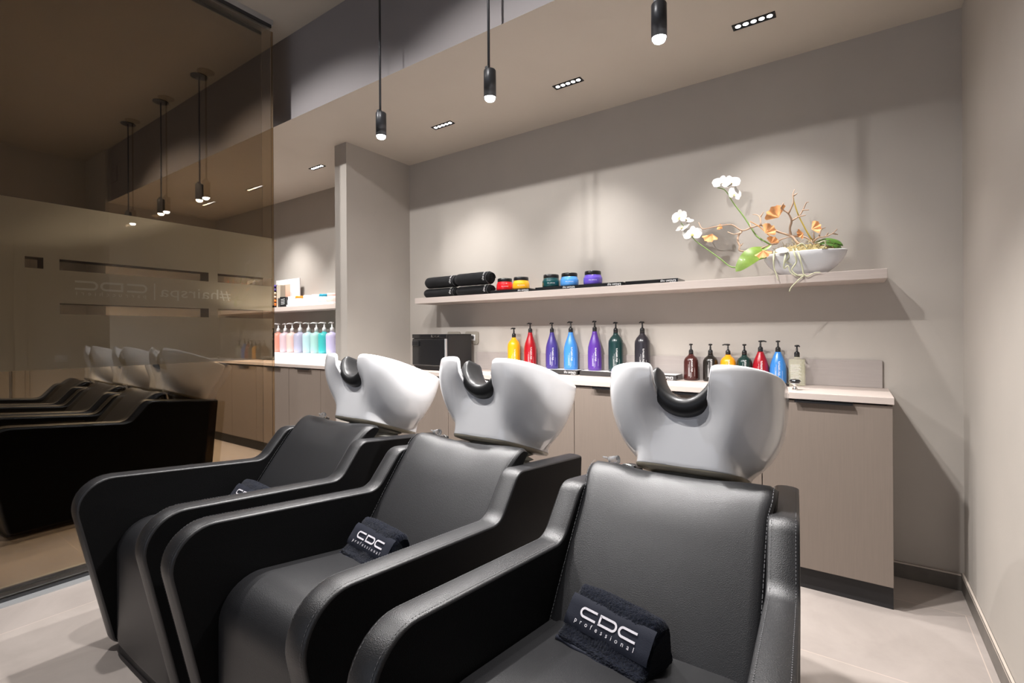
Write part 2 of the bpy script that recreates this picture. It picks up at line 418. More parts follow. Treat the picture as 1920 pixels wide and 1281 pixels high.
# unseen window behind the viewer, added to go with the cool fill
bm = NB(); box(bm, -2.9, .95, -3.36, -3.35, .35, 2.9); o = struct('window_1', bm, M_GLASS, 'added shop window, unseen behind the viewer')
for (a, b, c, d) in [(-2.9, .95, .35, .41), (-2.9, .95, 2.84, 2.9), (-2.9, -2.84, .41, 2.84), (.89, .95, .41, 2.84), (-1.0, -.94, .41, 2.84)]:
    bm = NB(); box(bm, a, b, -3.39, -3.31, c, d); obj('window_frame', bm, M_DARKSEAL, o)
# panelled door seen in the mirror glass
M_DOORP = mat('painted_panel_door', (0.42, 0.37, 0.31), 0.45)
bm = NB(); box(bm, XW-.03, XW, .25, 1.22, 0, 2.2)
o = struct('door_1', bm, M_DOORP, 'moulded panel door on the side wall')
for (za, zb) in ((.12, .72), (.82, 2.05)):
    for k, (ins, th) in enumerate(((.12, .012), (.17, .008))):
        p = fillet([(.25+ins, za+ins-.12), (1.22-ins, za+ins-.12), (1.22-ins, zb-ins+.12), (.25+ins, zb-ins+.12)], [.05]*4, 5)
        bm = NB(); pts = [Vector((XW-.03, q.x, q.y)) for q in p]; pts.append(pts[0]); tube(bm, pts, th, 6, False); obj('door_moulding', bm, M_DOORP, o)
bm = NB(); tube(bm, [(XW-.03, .34, 1.0), (XW-.08, .34, 1.0), (XW-.08, .44, 1.0)], .009, 8); obj('door_handle', bm, M_CHROME, o)
bm = NB(); box(bm, XW-.05, XW, 1.24, 1.34, 0, 2.3, .01); box(bm, XW-.035, XW, 1.34, 1.38, 0, 2.3, .01); struct('trim_1', bm, M_DOORP, 'door casing')
bm = NB(); box(bm, XW-.05, XW, .13, .23, 0, 2.3, .01); struct('trim_2', bm, M_DOORP, 'door casing')
# light switch, vent grille
sw = empty('light_switch', (XW, 1.62, .93)); tag(sw, 'white light switch on the wall beside the panelled door, seen in the mirror glass', 'switch')
bm = NB(); box(bm, -.008, 0, -.055, .055, -.038, .038, .003); obj('plate', bm, M_WHITEPL, sw)
bm = NB(); box(bm, -.012, -.008, -.02, .02, -.022, .022, .002); obj('rocker', bm, M_WHITEBOARD, sw)
vg = empty('vent_grille', (.35, YK, 2.93)); tag(vg, 'painted vent grille on the bulkhead above the corner, seen in the mirror glass', 'vent')
bm = NB()
for a, b, c, d in ((-.24, .24, -.08, -.065), (-.24, .24, .065, .08), (-.24, -.225, -.065, .065), (.225, .24, -.065, .065)): box(bm, a, b, -.008, 0, c, d)
obj('frame', bm, M_BULK, vg)
bm = NB(); box(bm, -.225, .225, -.004, 0, -.065, .065); obj('louvre_panel', bm, M_BULK, vg)

# ------------------------------------------------------------------ glass partition (double pane)
Y0G, Y1G = -3.25, 1.777
gp = empty('glass_partition', (XG-.03, 1.0, 0)); tag(gp, 'bronze mirror glass partition with frosted band and slots at the left', 'partition')
gx = XG-(XG-.03)
def gobj(name, bm, m): return obj(name, bm, m, gp)
def GL(bm, x0, x1, y0, y1, z0, z1, bev=0): box(bm, x0-(XG-.03), x1-(XG-.03), y0-1.0, y1-1.0, z0, z1, bev)
bm = NB(); GL(bm, XM-.008, XM, Y0G, Y1G, .004, 3.215); gobj('mirror_pane', bm, M_BRONZE)
bm = NB(); GL(bm, XG-.004, XG, Y0G, 1.731, .004, 3.215); gobj('clear_pane', bm, M_GLASS)
# frosted film on the back of the clear pane with see-through slots
FX = XG-.006
bm = NB()
def fq(y0, y1, z0, z1):
    x = FX-(XG-.03); vs = [bm.verts.new((x, a-1.0, b)) for a, b in ((y0, z0), (y1, z0), (y1, z1), (y0, z1))]; bm.faces.new(vs)
ys = [Y0G, .566, .629, .686, 1.348, 1.399, 1.731]
open_ = {1: True, 3: True, 5: True}
zs = [1.03, 1.293, 1.345, 1.505, 1.557, 1.82]
for k in range(6):
    for j in range(5):
        if j in (1, 3) and (k in (3, 5)): continue
        if j == 3 and k == 1: continue
        fq(ys[k], ys[k+1], zs[j], zs[j+1])
gobj('frosted_film', bm, M_FILM)
bm = NB()
def gfn(y_left, zb, thick=0):
    # lettering read from the other side: mirrored here, text runs towards -Y
    return lambda x, y: (XG-.0055-(XG-.03), y_left-x-1.0, zb+y)
cdc_logo(bm, gfn(1.037, 1.42), .295)
spaced(bm, 'parrucchieri', .030, gfn(1.037, 1.389), .29)
s = '#hairspa'; put_text(bm, s, .085, gfn(1.472, 1.402), track=.372/text_w(s, .085))
stroke(bm, [(0, 0), (0, .045), (0, .09)], .006, gfn(1.075, 1.381))
gobj('cut_out_lettering', bm, M_LETTER_REFL)
bm = NB(); GL(bm, XM-.03, XG+.012, Y0G, 1.74, 3.215, ZC, 0); gobj('top_channel', bm, M_ALU)
bm = NB(); GL(bm, XG, XG+.008, Y0G, 1.731, 3.195, 3.215, 0); gobj('top_seal', bm, M_DARKSEAL)
bm = NB(); GL(bm, XG-.004, XG+.012, Y0G, Y1G, .001, .016, 0); gobj('bottom_seal', bm, M_DARKSEAL)
bm = NB(); GL(bm, XG+.012, XG+.066, Y0G, Y1G, .0, .004, 0); gobj('floor_profile', bm, M_ALU)
bm = NB(); GL(bm, XM-.008, XM, Y1G, Y1G+.0015, .004, 3.215, 0); gobj('polished_edge', bm, mat('polished_glass_edge', (.10, .085, .06), .15, coat=.5))

# ------------------------------------------------------------------ soffit lights, pendants, ceiling spots
def make_downlight():
    t = empty('linear_downlight')
    bm = NB(); L, Wd = .0925, .0255
    for a, b, c, d in ((-L, L, -Wd, -Wd+.005), (-L, L, Wd-.005, Wd), (-L, -L+.008, -Wd+.005, Wd-.005), (L-.008, L, -Wd+.005, Wd-.005)): box(bm, a, b, c, d, -.004, 0)
    obj('frame', bm, M_BLKPL, t)
    bm = NB(); box(bm, -L+.008, L-.008, -Wd+.005, Wd-.005, -.0012, -.0004); obj('louvre_bed', bm, M_BLKPL, t)
    for k in range(5):
        x = (-.068+.034*k)
        bm = NB(); lathe(bm, [(.0125, -.0013), (.0125, -.0022), (.009, -.0026)], x, 0, 16); obj('led_lens', bm, M_GLOW2, t)
    return t
dl = make_downlight()
dnames = ['in the niche at far left', 'in the niche beside the pillar', 'above the rolled towels', 'above the middle of the shelf', 'above the orchid bowl']
for k, x in enumerate(DOWN_X):
    t = dl if k == 0 else copy_tree(dl)
    t.location = (x, 2.565, ZS)
    tag(t, 'black recessed five-lens linear downlight in soffit '+dnames[k], 'downlight', 'recessed downlights in the soffit')
def make_pendant():
    t = empty('pendant_lamp')
    zt = ZC-PEND_Z   # origin at lamp bottom
    bm = NB(); lathe(bm, [(.06, zt-.006), (.06, zt)], 0, 0, 32); obj('ceiling_plate', bm, M_PEND, t)
    bm = NB(); tube(bm, [(0, 0, .135), (0, 0, zt-.006)], .006, 12); obj('rod', bm, M_PEND, t)
    bm = NB(); lathe(bm, [(.0, .006), (.0255, .006), (.028, 0), (.028, .123), (.026, .127), (0, .127)], .006, 0, 32); obj('lamp_head', bm, M_PEND, t)
    bm = NB(); box(bm, -.009, .009, -.018, .006, .10, .142, .002); obj('hinge', bm, M_PEND, t)
    bm = NB(); lathe(bm, [(0, .0055), (.0235, .0055), (.0235, -.002), (.020, -.009), (.012, -.014), (0, -.016)], .006, 0, 24); obj('led_disc', bm, M_GLOW, t)
    return t
pd = make_pendant(); pn = ['left pendant, above the basin nearest the glass', 'middle pendant, above the gap between shelf ends', 'right pendant, nearest the viewer']
for k, x in enumerate(PEND_X):
    t = pd if k == 0 else copy_tree(pd); t.location = (x, PEND_Y, PEND_Z)
    tag(t, 'slim black rod pendant spotlight, '+['leftmost, nearest the glass partition', 'middle of the three', 'rightmost and nearest, top of rod cut off by frame'][k], 'pendant lamp', 'rod pendant lamps over the wash chairs')
def make_spot():
    t = empty('recessed_spot')
    bm = NB(); lathe(bm, [(.05, -.004), (.05, 0), (.04, 0), (.04, -.004)], 0, 0, 28); obj('trim_ring', bm, M_BLKPL, t)
    bm = NB(); lathe(bm, [(0, -.001), (.038, -.001), (.038, -.002), (0, -.002)], 0, 0, 24); obj('led_disc', bm, M_GLOW2, t)
    return t
sp = make_spot()
for k, (x, y) in enumerate(CEIL_SPOTS+[(-4.45, 1.30)]):  # the last fitting goes with the spot added for the niche
    t = sp if k == 0 else copy_tree(sp); t.location = (x, y, ZC)
    tag(t, 'round recessed ceiling spot in the high ceiling, '+['beyond the glass partition', 'above the foot end of the left chair', 'above the gap between middle and right chairs', 'added to brighten the niche, beyond the glass near the worktop'][k], 'ceiling spot', 'recessed ceiling spots before the bulkhead')

# ------------------------------------------------------------------ wash chairs
CY0 = 1.2
def hw(Y):
    return .32-.020*(Y-1.2)/.67 if Y < 1.2 else .32-.030*(Y-1.2)/.62
def top_path():
    return [(1.76, .03), (.645, .03), (.513, .676), (1.205, .6085), (1.33, .737), (1.82, .683)]
ARM = fillet([(1.76, .03), (.648, .03), (.514, .676), (1.21, .607), (1.322, .739), (1.82, .683)], [.01, .035, .105, .07, .06, .012], 10)
def make_arm(sgn, parent):
    th = .068
    def xf(Y, x): return sgn*(hw(Y)-th/2+x)
    P = [Vector((p.x, p.y)) for p in ARM]
    bm = NB(); slab(bm, P, -th/2, th/2, .007, 4, xf, crown=.0035, mi_side=0, mi_cap=1)
    for v in bm.verts: v.co.y -= CY0
    o = obj('armrest', bm, [M_LEATHER, M_LEATHER_SHADE], parent)
    # stitching: dashes on the top strip next to both edges
    n = len(P)
    for side in (-1, 1):
        bm = NB(); acc = 0.0
        for i in range(n):
            a, b = P[i], P[(i+1) % n]
            if a.y < .035 and b.y < .035: continue
            if a.x > 1.75 and b.x > 1.75: continue
            L = (b-a).length; 
            if L < 1e-6: continue
            t = (b-a)/L; nn = Vector((t.y, -t.x))
            c = sum((q for q in P), Vector((0, 0)))/n
            if (a-c).dot(nn) < 0 and i < 0: nn = -nn
            s = acc
            while s < L:
                e = min(s+.0052, L)
                x = side*(th/2-.0085)
                vs = []
                for (q, dx) in ((s, -.0007), (e, -.0007), (e, .0007), (s, .0007)):
                    p = a+t*q
                    vs.append(bm.verts.new((xf(p.x, x+dx), p.x-CY0, p.y)))
                f = bm.faces.new(vs); s += .0085
                f.normal_update()
                # lift off the surface along outward normal in profile plane
                out = Vector((-t.y, t.x)); 
                ar = ARM_SIGN
                out = out*ar
                for v in vs: v.co.y += out.x*.0019; v.co.z += out.y*.0019
            acc = s-L if s > L else 0
        obj('stitching', bm, M_THREAD, o)
_a = sum(ARM[i].x*ARM[(i+1) % len(ARM)].y-ARM[(i+1) % len(ARM)].x*ARM[i].y for i in range(len(ARM)))
ARM_SIGN = -1 if _a > 0 else 1
ARM_SIGN = ARM_SIGN

# basin frame: u lateral, v backwards (tilted down), w up-normal
TB = math.radians(20); BO = Vector((0, 1.485-CY0, .787)); VA = Vector((0, math.cos(TB), -math.sin(TB))); WA = Vector((0, math.sin(TB), math.cos(TB)))
def B3(u, v, w_): return BO+Vector((u, 0, 0))+VA*v+WA*w_
HB = .285
def sstep(a, b, x):
    t = min(1, max(0, (x-a)/(b-a))); return t*t*(3-2*t)
def basin_plan(phi, t, off=0.0):
    """outer wall point at angle phi (0=right, 90=rear, -90=front); t = w/HB. Union of throat block and bowl lobes."""
    t = max(0.0, t); q = min(1.0, t)
    vf = -.122*q**1.1; vc = .13+.01*(1-q)
    # throat block: squarish foot narrowing upwards
    sb = .160*(1-.42*q); cb0, cb1 = vf+.006*(1-q), .355
    # bowl
    g = 1-(1-q)**3.6
    sw = .155+(.268-.155)*g; b0 = .05+(-.124-.05)*(1-(1-q)**1.9); b1 = .33+.06*(1-(1-q)**2.5)
    c, s = math.cos(phi), math.sin(phi)
    def rad(su, v0, v1, n):
        cc = (v0+v1)/2; sv = (v1-v0)/2; lo, hi = 0.0, .6
        for _ in range(22):
            m = (lo+hi)/2
            f = (abs(m*c)/su)**n+(abs(vc+m*s-cc)/sv)**n
            if f < 1: lo = m
            else: hi = m
        return lo
    r1 = rad(sb, cb0, cb1, 5.0); r2 = rad(sw, b0, b1, 2.5+.5*sstep(.3, .9, q))
    k = 16.0
    r = (r1**k+r2**k)**(1/k)-off
    u, v = r*c, vc+r*s
    if s < 0:   # concave throat between the two front lobes
        v0 = vc-((vc-cb0)**16+(vc-b0)**16)**(1/16)      # undented front line
        A = max(0.0, .004-.030*q-v0)*(1-.8*sstep(.50, .90, q))
        v += A*math.exp(-(abs(u)/.112)**3.4)*min(1, max(0, (vc-v)/.12))
    return u, v
def rim_h(u, v):
    # neck notch at the front
    if v < .05:
        a = abs(u)
        if a < .086:
            return HB-.132*math.sqrt(max(0, 1-(a/.086)**3.0))-.006
        return HB-.014*math.exp(-(a-.086)/.006)
        # corner rounding of the horns above
    return HB
def make_basin(parent):
    N = 240; lv = [0, .015, .03, .05, .075, .10, .12, .14, .18, .23, .29, .36, .44, .52, .6, .68, .76, .84, .9, .95, 1.0]
    # angular sampling, denser at the notch
    ph = []
    for k in range(N):
        t = k/N*2*PI; ph.append(-PI/2+t-.62*math.sin(t))
    bm = NB(); rings = []
    hs = []
    for p in ph:
        u, v = basin_plan(p, 1.0); hs.append(rim_h(u, v) if True else HB)
    # rim height as function of phi must use u at that height: iterate
    for i, p in enumerate(ph):
        h = hs[i]
        for _ in range(6):
            u, v = basin_plan(p, h/HB); h = .5*h+.5*rim_h(u, v)
        hs[i] = h
    for l in lv:
        ring = []
        for i, p in enumerate(ph):
            w_ = l*hs[i]; t = w_/HB
            u, v = basin_plan(p, t); ring.append(bm.verts.new(B3(u, v, w_)))
        rings.append(ring)
    # rim rounding then inner wall
    for off, dw in ((.002, .004), (.006, .0065), (.011, .004), (.014, -.001)):
        ring = []
        for i, p in enumerate(ph):
            t = hs[i]/HB; u, v = basin_plan(p, t, off); ring.append(bm.verts.new(B3(u, v, hs[i]+dw)))
        rings.append(ring)
    for l in (.94, .85, .72, .58, .44, .32, .24, .20):
        ring = []
        for i, p in enumerate(ph):
            w_ = .05+(hs[i]-.05)*((l-.2)/.8); t = w_/HB
            sh = 1-(1-max(0, (l-.2)/.8))**3
            u, v = basin_plan(p, max(.45, t), .016)
            uc, vc = 0, .16
            u = uc+(u-uc)*(.35+.65*sh); v = vc+(v-vc)*(.35+.65*sh)
            ring.append(bm.verts.new(B3(u, v, w_)))
        rings.append(ring)
    n = N
    for a, b in zip(rings[:-1], rings[1:]):
        for k in range(n):
            f = bm.faces.new((a[k], a[(k+1) % n], b[(k+1) % n], b[k])); f.smooth = True
    f = bm.faces.new(rings[-1]); f.smooth = True
    f = bm.faces.new(rings[0]); f.smooth = False
    return obj('wash_basin', bm, M_CERAMIC, parent)
def make_neck(parent):
    bm = NB(); rings = []; K = 40
    for i in range(K+1):
        t = -1+2*i/K; a = t*math.radians(97)
        cu = .086*math.sin(a); cw = .284-.096*math.cos(a)
        nrm = Vector((-math.sin(a)*.096, 0, math.cos(a)*.086)); nrm.normalize()  # inward (up) direction in (u,w)
        tap = max(.12, math.cos(t*PI/2)**.42) if abs(t) < 1 else .12
        ring = []
        # cross-section in (v, n): rounded saddle
        for k in range(16):
            b = 2*PI*k/16; cb, sb_ = math.cos(b), math.sin(b)
            vv = .080*(abs(cb)**.7)*(1 if cb > 0 else -1)
            dn = (.021 if sb_ > 0 else .042)*(abs(sb_)**.8)*(1 if sb_ > 0 else -1)
            dn -= .006*max(0, -cb)                       # front lip rolls down
            u = cu+nrm.x*dn*tap; w_ = cw+nrm.z*dn*tap
            vf = -.012-.022*(abs(cu)/.082)**2
            v = vf+.034+vv*(.40+.60*tap)
            ring.append(bm.verts.new(B3(u, v, w_)))
        rings.append(ring)
    for a, b in zip(rings[:-1], rings[1:]):
        for k in range(16):
            f = bm.faces.new((a[k], a[(k+1) % 16], b[(k+1) % 16], b[k])); f.smooth = True
    bm.faces.new(rings[0]); bm.faces.new(rings[-1])
    obj('neck_rest', bm, M_RUBBER, parent)
def make_chair():
    t = empty('wash_chair')
    for s in (-1, 1): make_arm(s, t)
    # seat
    P = [Vector(p) for p in fillet([(1.19, .055), (.650, .055), (.652, .503), (1.19, .428)], [0, .005, .11, .0], 10)]
    def xs(Y, x): return x*(hw(Y)-.070)/.25
    bm = NB()
    rings = []
    for x, d in ((-.249, .016), (-.246, .006), (-.240, .001), (-.222, .0), (-.216, -.004), (-.19, -.007), (-.1, -.009), (0, -.0095), (.1, -.009), (.19, -.007), (.216, -.004), (.222, 0), (.240, .001), (.246, .006), (.249, .016)):
        q = inset(P, d) if d else P
        rings.append([bm.verts.new((xs(p.x, x), p.x-CY0, max(p.y, .05))) for p in q])
    n = len(P)
    for a, b in zip(rings[:-1], rings[1:]):
        for k in range(n):
            f = bm.faces.new((a[k], a[(k+1) % n], b[(k+1) % n], b[k])); f.smooth = True
    bm.faces.new(rings[0]); bm.faces.new(rings[-1])
    seat = obj('seat', bm, M_LEATHER, t)
    # backrest
    prof = catmull([(1.085, .395), (1.135, .465), (1.20, .552), (1.268, .640), (1.335, .722), (1.385, .768), (1.425, .784), (1.458, .776)], 5)
    prof = [(p.x, p.y) for p in [Vector((q[0], q[1])) for q in [(v.x, v.y) for v in prof]]]
    rear = [(1.470, .762), (1.455, .742), (1.42, .705), (1.36, .625), (1.29, .52), (1.22, .41)]
    loop = prof+rear
    bm = NB(); rings = []; K = 28
    for i in range(K+1):
        s = -1+2*i/K; x = s*.252
        edge = max(0, (abs(s)-.93)/.07); ins = .010*edge**2
        L = inset([Vector(p) for p in loop], ins) if ins > 1e-6 else [Vector(p) for p in loop]
        dip = .010*math.exp(-(s/.55)**4)
        ring = []
        for p in L:
            top = sstep(.68, .78, p.y)
            wid = 1+.035*sstep(.72, .77, p.y)
            bul = .006*math.cos(s*PI/2)
            ring.append(bm.verts.new((x*wid, p.x-CY0-bul*(1-top), p.y-dip*top)))
        rings.append(ring)
    n = len(loop)
    for a, b in zip(rings[:-1], rings[1:]):
        for k in range(n):
            f = bm.faces.new((a[k], a[(k+1) % n], b[(k+1) % n], b[k])); f.smooth = True
    for rg in (rings[0], rings[-1]): f = bm.faces.new(rg); f.material_index = 1
    back = obj('backrest', bm, [M_LEATHER, M_LEATHER_SHADE], t)
    for sd in (-1, 1):
        bm = NB()
        for i in range(len(prof)-1):
            a, b = Vector(prof[i]), Vector(prof[i+1]); L = (b-a).length; tt = (b-a)/L; s = 0
            nn = Vector((-tt.y, tt.x))
            while s+.005 < L+.004:
                x = sd*.244; pa = a+tt*s+nn*.0012; pb = a+tt*min(L, s+.0052)+nn*.0012
                w1 = 1+.035*sstep(.72, .77, pa.y)
                bm.faces.new([bm.verts.new(((x+dx)*w1, p.x-CY0, p.y)) for p, dx in ((pa, -.0008), (pb, -.0008), (pb, .0008), (pa, .0008))]); s += .0085
        obj('stitching', bm, M_THREAD, back)
    bm = NB(); box(bm, -.243, .243, 1.20-CY0, 1.72-CY0, .03, .42, 0); box(bm, -.228, .228, 1.60-CY0, 1.745-CY0, .03, .60, 0); obj('rear_housing', bm, M_LEATHER_SHADE, t)
    bm = NB(); box(bm, -.226, .226, 1.45-CY0, 1.79-CY0, .600, .615, .003); obj('deck_panel', bm, M_DECK, t)
    bm = NB(); box(bm, -.262, .262, .657-CY0, 1.70-CY0, 0, .054, .003); obj('plinth', bm, M_PLINTH, t)
    # bellows between deck and tilted basin
    bm = NB(); rings = []
    ns = 9
    for i in range(ns):
        k = i/(ns-1); r = (.142 if i % 2 else .118)
        ring = []
        for j in range(40):
            a = 2*PI*j/40; x = r*1.0*math.cos(a); y = .21+.45*0+r*.92*math.sin(a)+.215-.0
            y = (1.645-CY0)+r*.92*math.sin(a)
            zb = .615; zt = BO.z-math.tan(TB)*(y-BO.y)-.010
            ring.append(bm.verts.new((x, y, zb+max(.012, zt-zb)*k)))
        rings.append(ring)
    for a, b in zip(rings[:-1], rings[1:]):
        for j in range(40): f = bm.faces.new((a[j], a[(j+1) % 40], b[(j+1) % 40], b[j]))
    bm.faces.new(rings[0]); bm.faces.new(rings[-1])
    obj('bellows', bm, M_BELLOWS, t, smooth=False)
    b = make_basin(t)
    # cream underplate
    bm = NB(); rings = []
    for off, w_ in ((-.002, .0), (.004, -.010), (.03, -.014)):
        rings.append([bm.verts.new(B3(*[(lambda q: q)(c) for c in basin_plan(2*PI*k/60, 0, off)], w_)) for k in range(60)])
    for a, c in zip(rings[:-1], rings[1:]):
        for k in range(60): f = bm.faces.new((a[k], a[(k+1) % 60], c[(k+1) % 60], c[k])); f.smooth = True
    bm.faces.new(rings[-1])
    obj('underplate', bm, mat('cream_underplate', (.62, .55, .42), .35), b)
    make_neck(t)
    # mixer lever on the left behind the backrest
    mx = empty('mixer_lever'); mx.parent = t
    bm = NB(); tube(bm, [(-.20, .30, .615), (-.20, .30, .735), (-.195, .292, .765)], [.016, .014, .012], 14)
    tube(bm, [(-.20, .30, .757), (-.165, .285, .768), (-.135, .27, .77)], [.009, .007, .005], 10)
    o = obj('mixer_body', bm, M_CHROME, t)
    bm = NB(); tube(bm, [(-.225, .29, .777), (-.195, .285, .782)], [.011, .013], 14); tube(bm, [(-.25, .293, .782), (-.225, .289, .78)], [.003, .005], 8)
    obj('mixer_knob', bm, M_CLEAR, o)
    bpy.data.objects.remove(mx)
    bm = NB(); box(bm, .02, .085, .262, .30, .70, .757, .006); obj('hose_clip', bm, M_BLKPL, t)
    return t
ch = make_chair()
CH = [(-2.0, 0.0, 'leftmost'), (-1.207, -.003, 'middle'), (-.412, .032, 'right')]
CHL = ['black leather hair-washing chair with white basin, leftmost, nearest the glass partition',
       'black leather hair-washing chair with white basin, the middle of the row of three',
       'black leather hair-washing chair with white basin, the right and nearest of the row']
CHAIRS = []
for k, (x, r, n) in enumerate(CH):
    t = ch if k == 0 else copy_tree(ch)
    t.location = (x, CY0, 0); t.rotation_euler = (0, 0, r)
    tag(t, CHL[k], 'salon wash chair', 'wash chairs in a row'); CHAIRS.append(t)

# ------------------------------------------------------------------ cabinets, worktop, shelf
YF = 2.588
def cabinet(x0, x1, handle, label):
    t = empty('base_cabinet', ((x0+x1)/2, (YF+YB)/2, 0)); cx, cyy = (x0+x1)/2, (YF+YB)/2
    h = (x1-x0)/2; f = YF+.012-cyy
    bm = NB(); box(bm, -h+.001, h-(.019 if x1 > .1 else .001), f+.019, YB-cyy-.014, .11, .870); obj('body', bm, M_CARC, t)
    bm = NB(); box(bm, -h+.0018, h-.0018, f, f+.018, .106, .873, .0012, 2); d = obj('door', bm, M_DOOR, t)
    if handle:
        a, b = handle
        bm = NB(); box(bm, a-cx, b-cx, f-.024, f+.003, .8745, .8775, 0); box(bm, a-cx, b-cx, f-.024, f-.0215, .866, .8775, 0); obj('handle', bm, M_BLKPL, d)
    bm = NB(); box(bm, -h+.001, h-.001, YF+.047-cyy, YF+.062-cyy, 0, .106, 0); obj('kickboard', bm, M_PLINTH, t)
    return tag(t, label, 'cabinet', 'taupe base cabinets under the worktop')
seams = [-3.178, -2.87, -2.367, -1.862, -1.36, -.857, -.354, .143]
hand = [(-3.10, -2.95), (-2.75, -2.50), (-2.28, -2.06), (-1.79, -1.57), (-1.23, -.99), (-.76, -.53), (-.217, .003)]
clab = ['taupe cabinet door beside the pillar behind the left basin', 'taupe cabinet below the black towel warmer', 'taupe cabinet behind the middle chair, left half', 'taupe cabinet between left and middle basins behind bellows',
        'taupe cabinet between the middle and right basins', 'taupe cabinet hidden mostly behind the right basin', 'taupe cabinet at the right end of the worktop']
for k in range(7): cabinet(seams[k], seams[k+1], hand[k], clab[k])
# the last cabinet has a side panel
bm = NB(); box(bm, .1255, .1425, YF+.032, YB-.014, .107, .8795, 0); o = obj('cabinet_side_panel', bm, M_DOOR); tag(o, 'taupe end panel closing the row of cabinets at right', 'panel')
s2 = [-5.40, -4.90, -4.395, -3.891, -3.328]
nl = ['taupe niche cabinet farthest left', 'taupe niche cabinet beneath the white riser, left one', 'taupe niche cabinet with black handle strip beside the glass edge', 'taupe niche cabinet against the pillar']
for k in range(4): cabinet(s2[k], s2[k+1], (s2[k]+.14, s2[k+1]-.14), nl[k])
bm = NB(); box(bm, -3.178, .146, YF, YB-.001, .880, .909, .0012); o = obj('worktop', bm, M_WOOD); tag(o, 'long pale laminate worktop on the taupe cabinets', 'worktop')
bm = NB(); box(bm, -5.6, -3.327, YF, YB-.001, .880, .909, .0012); o = obj('worktop', bm, M_WOOD); tag(o, 'short pale laminate worktop in the niche left of the pillar', 'worktop')
M_SPLASH = wood_mat('grey_taupe_laminate', (0.36, 0.32, 0.30))
bm = NB(); box(bm, -2.43, .124, YB-.014, YB-.001, .9095, 1.045, .001); o = obj('backsplash', bm, M_SPLASH); tag(o, 'low grey-taupe upstand along the back of the long worktop', 'backsplash')
bm = NB(); box(bm, -2.86, .134, 2.759, YB-.001, 1.427, 1.471, .0015); o = obj('wall_shelf', bm, M_WOOD); tag(o, 'long pale floating shelf holding towels, jars and the orchid bowl', 'shelf')
bm = NB(); box(bm, -5.6, -3.327, 2.759, YB-.001, 1.427, 1.471, .0015); o = obj('wall_shelf', bm, M_WOOD); tag(o, 'pale floating shelf in the niche left of the pillar', 'shelf')

# sockets
def socket(x, label, plug=False):
    t = empty('wall_socket', (x, YB, 1.155)); tag(t, label, 'socket')
    P = fillet([(-.068, -.05), (.068, -.05), (.068, .05), (-.068, .05)], [.016]*4, 5)
    bm = NB(); a = [bm.verts.new((p.x, -.001, p.y)) for p in P]; b = [bm.verts.new((p.x, -.009, p.y)) for p in P]; n = len(P)
    for i in range(n): bm.faces.new((a[i], a[(i+1) % n], b[(i+1) % n], b[i]))
    bm.faces.new(a); bm.faces.new(b); obj('cover_plate', bm, M_OUTLET, t)
    bm = NB(); box(bm, -.036, .036, -.0115, -.008, -.024, .024, .001); obj('socket_insert', bm, M_WHITEPL, t)
    if plug:
        bm = NB(); tube(bm, [(.012, -.010, .004), (.012, -.045, .004)], [.017, .013], 14); tube(bm, catmull([(.012, -.045, .004), (0, -.06, -.01), (-.05, -.045, -.02)], 4), .004, 8); obj('plug', bm, M_BLKPL, t)
socket(-2.668, 'taupe wall socket plate behind the towel warmer, left one'); socket(-2.478, 'taupe wall socket plate with black plug right of the towel warmer', True)

# towel warmer cabinet
tw = empty('towel_warmer', (-2.635, 2.84, .909), math.radians(-3)); tag(tw, 'black towel warmer cabinet at the left end of the worktop', 'towel warmer')
bm = NB(); box(bm, -.19, .19, -.135, .125, .022, .276, .006); obj('casing', bm, M_BLKPL, tw)
bm = NB(); box(bm, -.19, .19, -.150, -.136, .245, .276, .003); obj('control_panel', bm, M_BLKGLOSS, tw)
bm = NB(); box(bm, .03, .115, -.1525, -.149, .252, .268, .006, 3); cp = obj('switch_plate', bm, M_CHROME, tw)
for x in (.055, .09):
    bm = NB(); box(bm, x-.010, x+.010, -.1555, -.1525, .255, .265, .002); obj('switch', bm, M_BLKGLOSS, cp)
bm = NB(); box(bm, -.187, .175, -.154, -.137, .034, .241, .008, 3); d = obj('door', bm, M_BLKGLOSS, tw)
bm = NB(); box(bm, -.17, -.10, -.170, -.153, .185, .225, .006); obj('handle', bm, M_BLKPL, d)
bm = NB(); box(bm, .176, .186, -.156, -.137, .034, .241, .002); obj('chrome_strip', bm, M_ALU, tw)
for x in (-.16, .16):
    for y in (-.11, .10):
        bm = NB(); lathe(bm, [(.014, 0), (.014, .022)], x, y, 14); obj('foot', bm, M_BLKPL, tw)
bm = NB(); box(bm, -.18, .18, -.128, .118, .008, .022, .002); obj('base_frame', bm, M_PLINTH, tw)

# ------------------------------------------------------------------ pump bottles
def pump(bm, zt, sc=1.0, ang=0.0, long=1.0, flat=False):
    """pump head from z=zt (neck) upward; nozzle points along ang"""
    ca, sa = math.cos(ang), math.sin(ang)
    lathe(bm, [(.0, zt-.002), (.0155*sc, zt-.002), (.0155*sc, zt+.022*sc), (.0125*sc, zt+.030*sc), (.0065*sc, zt+.033*sc), (.0055*sc, zt+.052*sc), (.0045*sc, zt+.055*sc), (.0045*sc, zt+.064*sc)], 0, 0, 20)
    z = zt+.064*sc
    lathe(bm, [(0, z-.002*sc), (.010*sc, z-.001*sc), (.0145*sc, z+.004*sc), (.011*sc, z+.009*sc), (0, z+.0105*sc)], 0, 0, 20)
    L = .036*sc*long
    tube(bm, [(0, 0, z+.005*sc), (ca*L*.6, sa*L*.6, z+.006*sc), (ca*L, sa*L, z+.001*sc)], [.0065*sc, .005*sc, .0035*sc], 10)
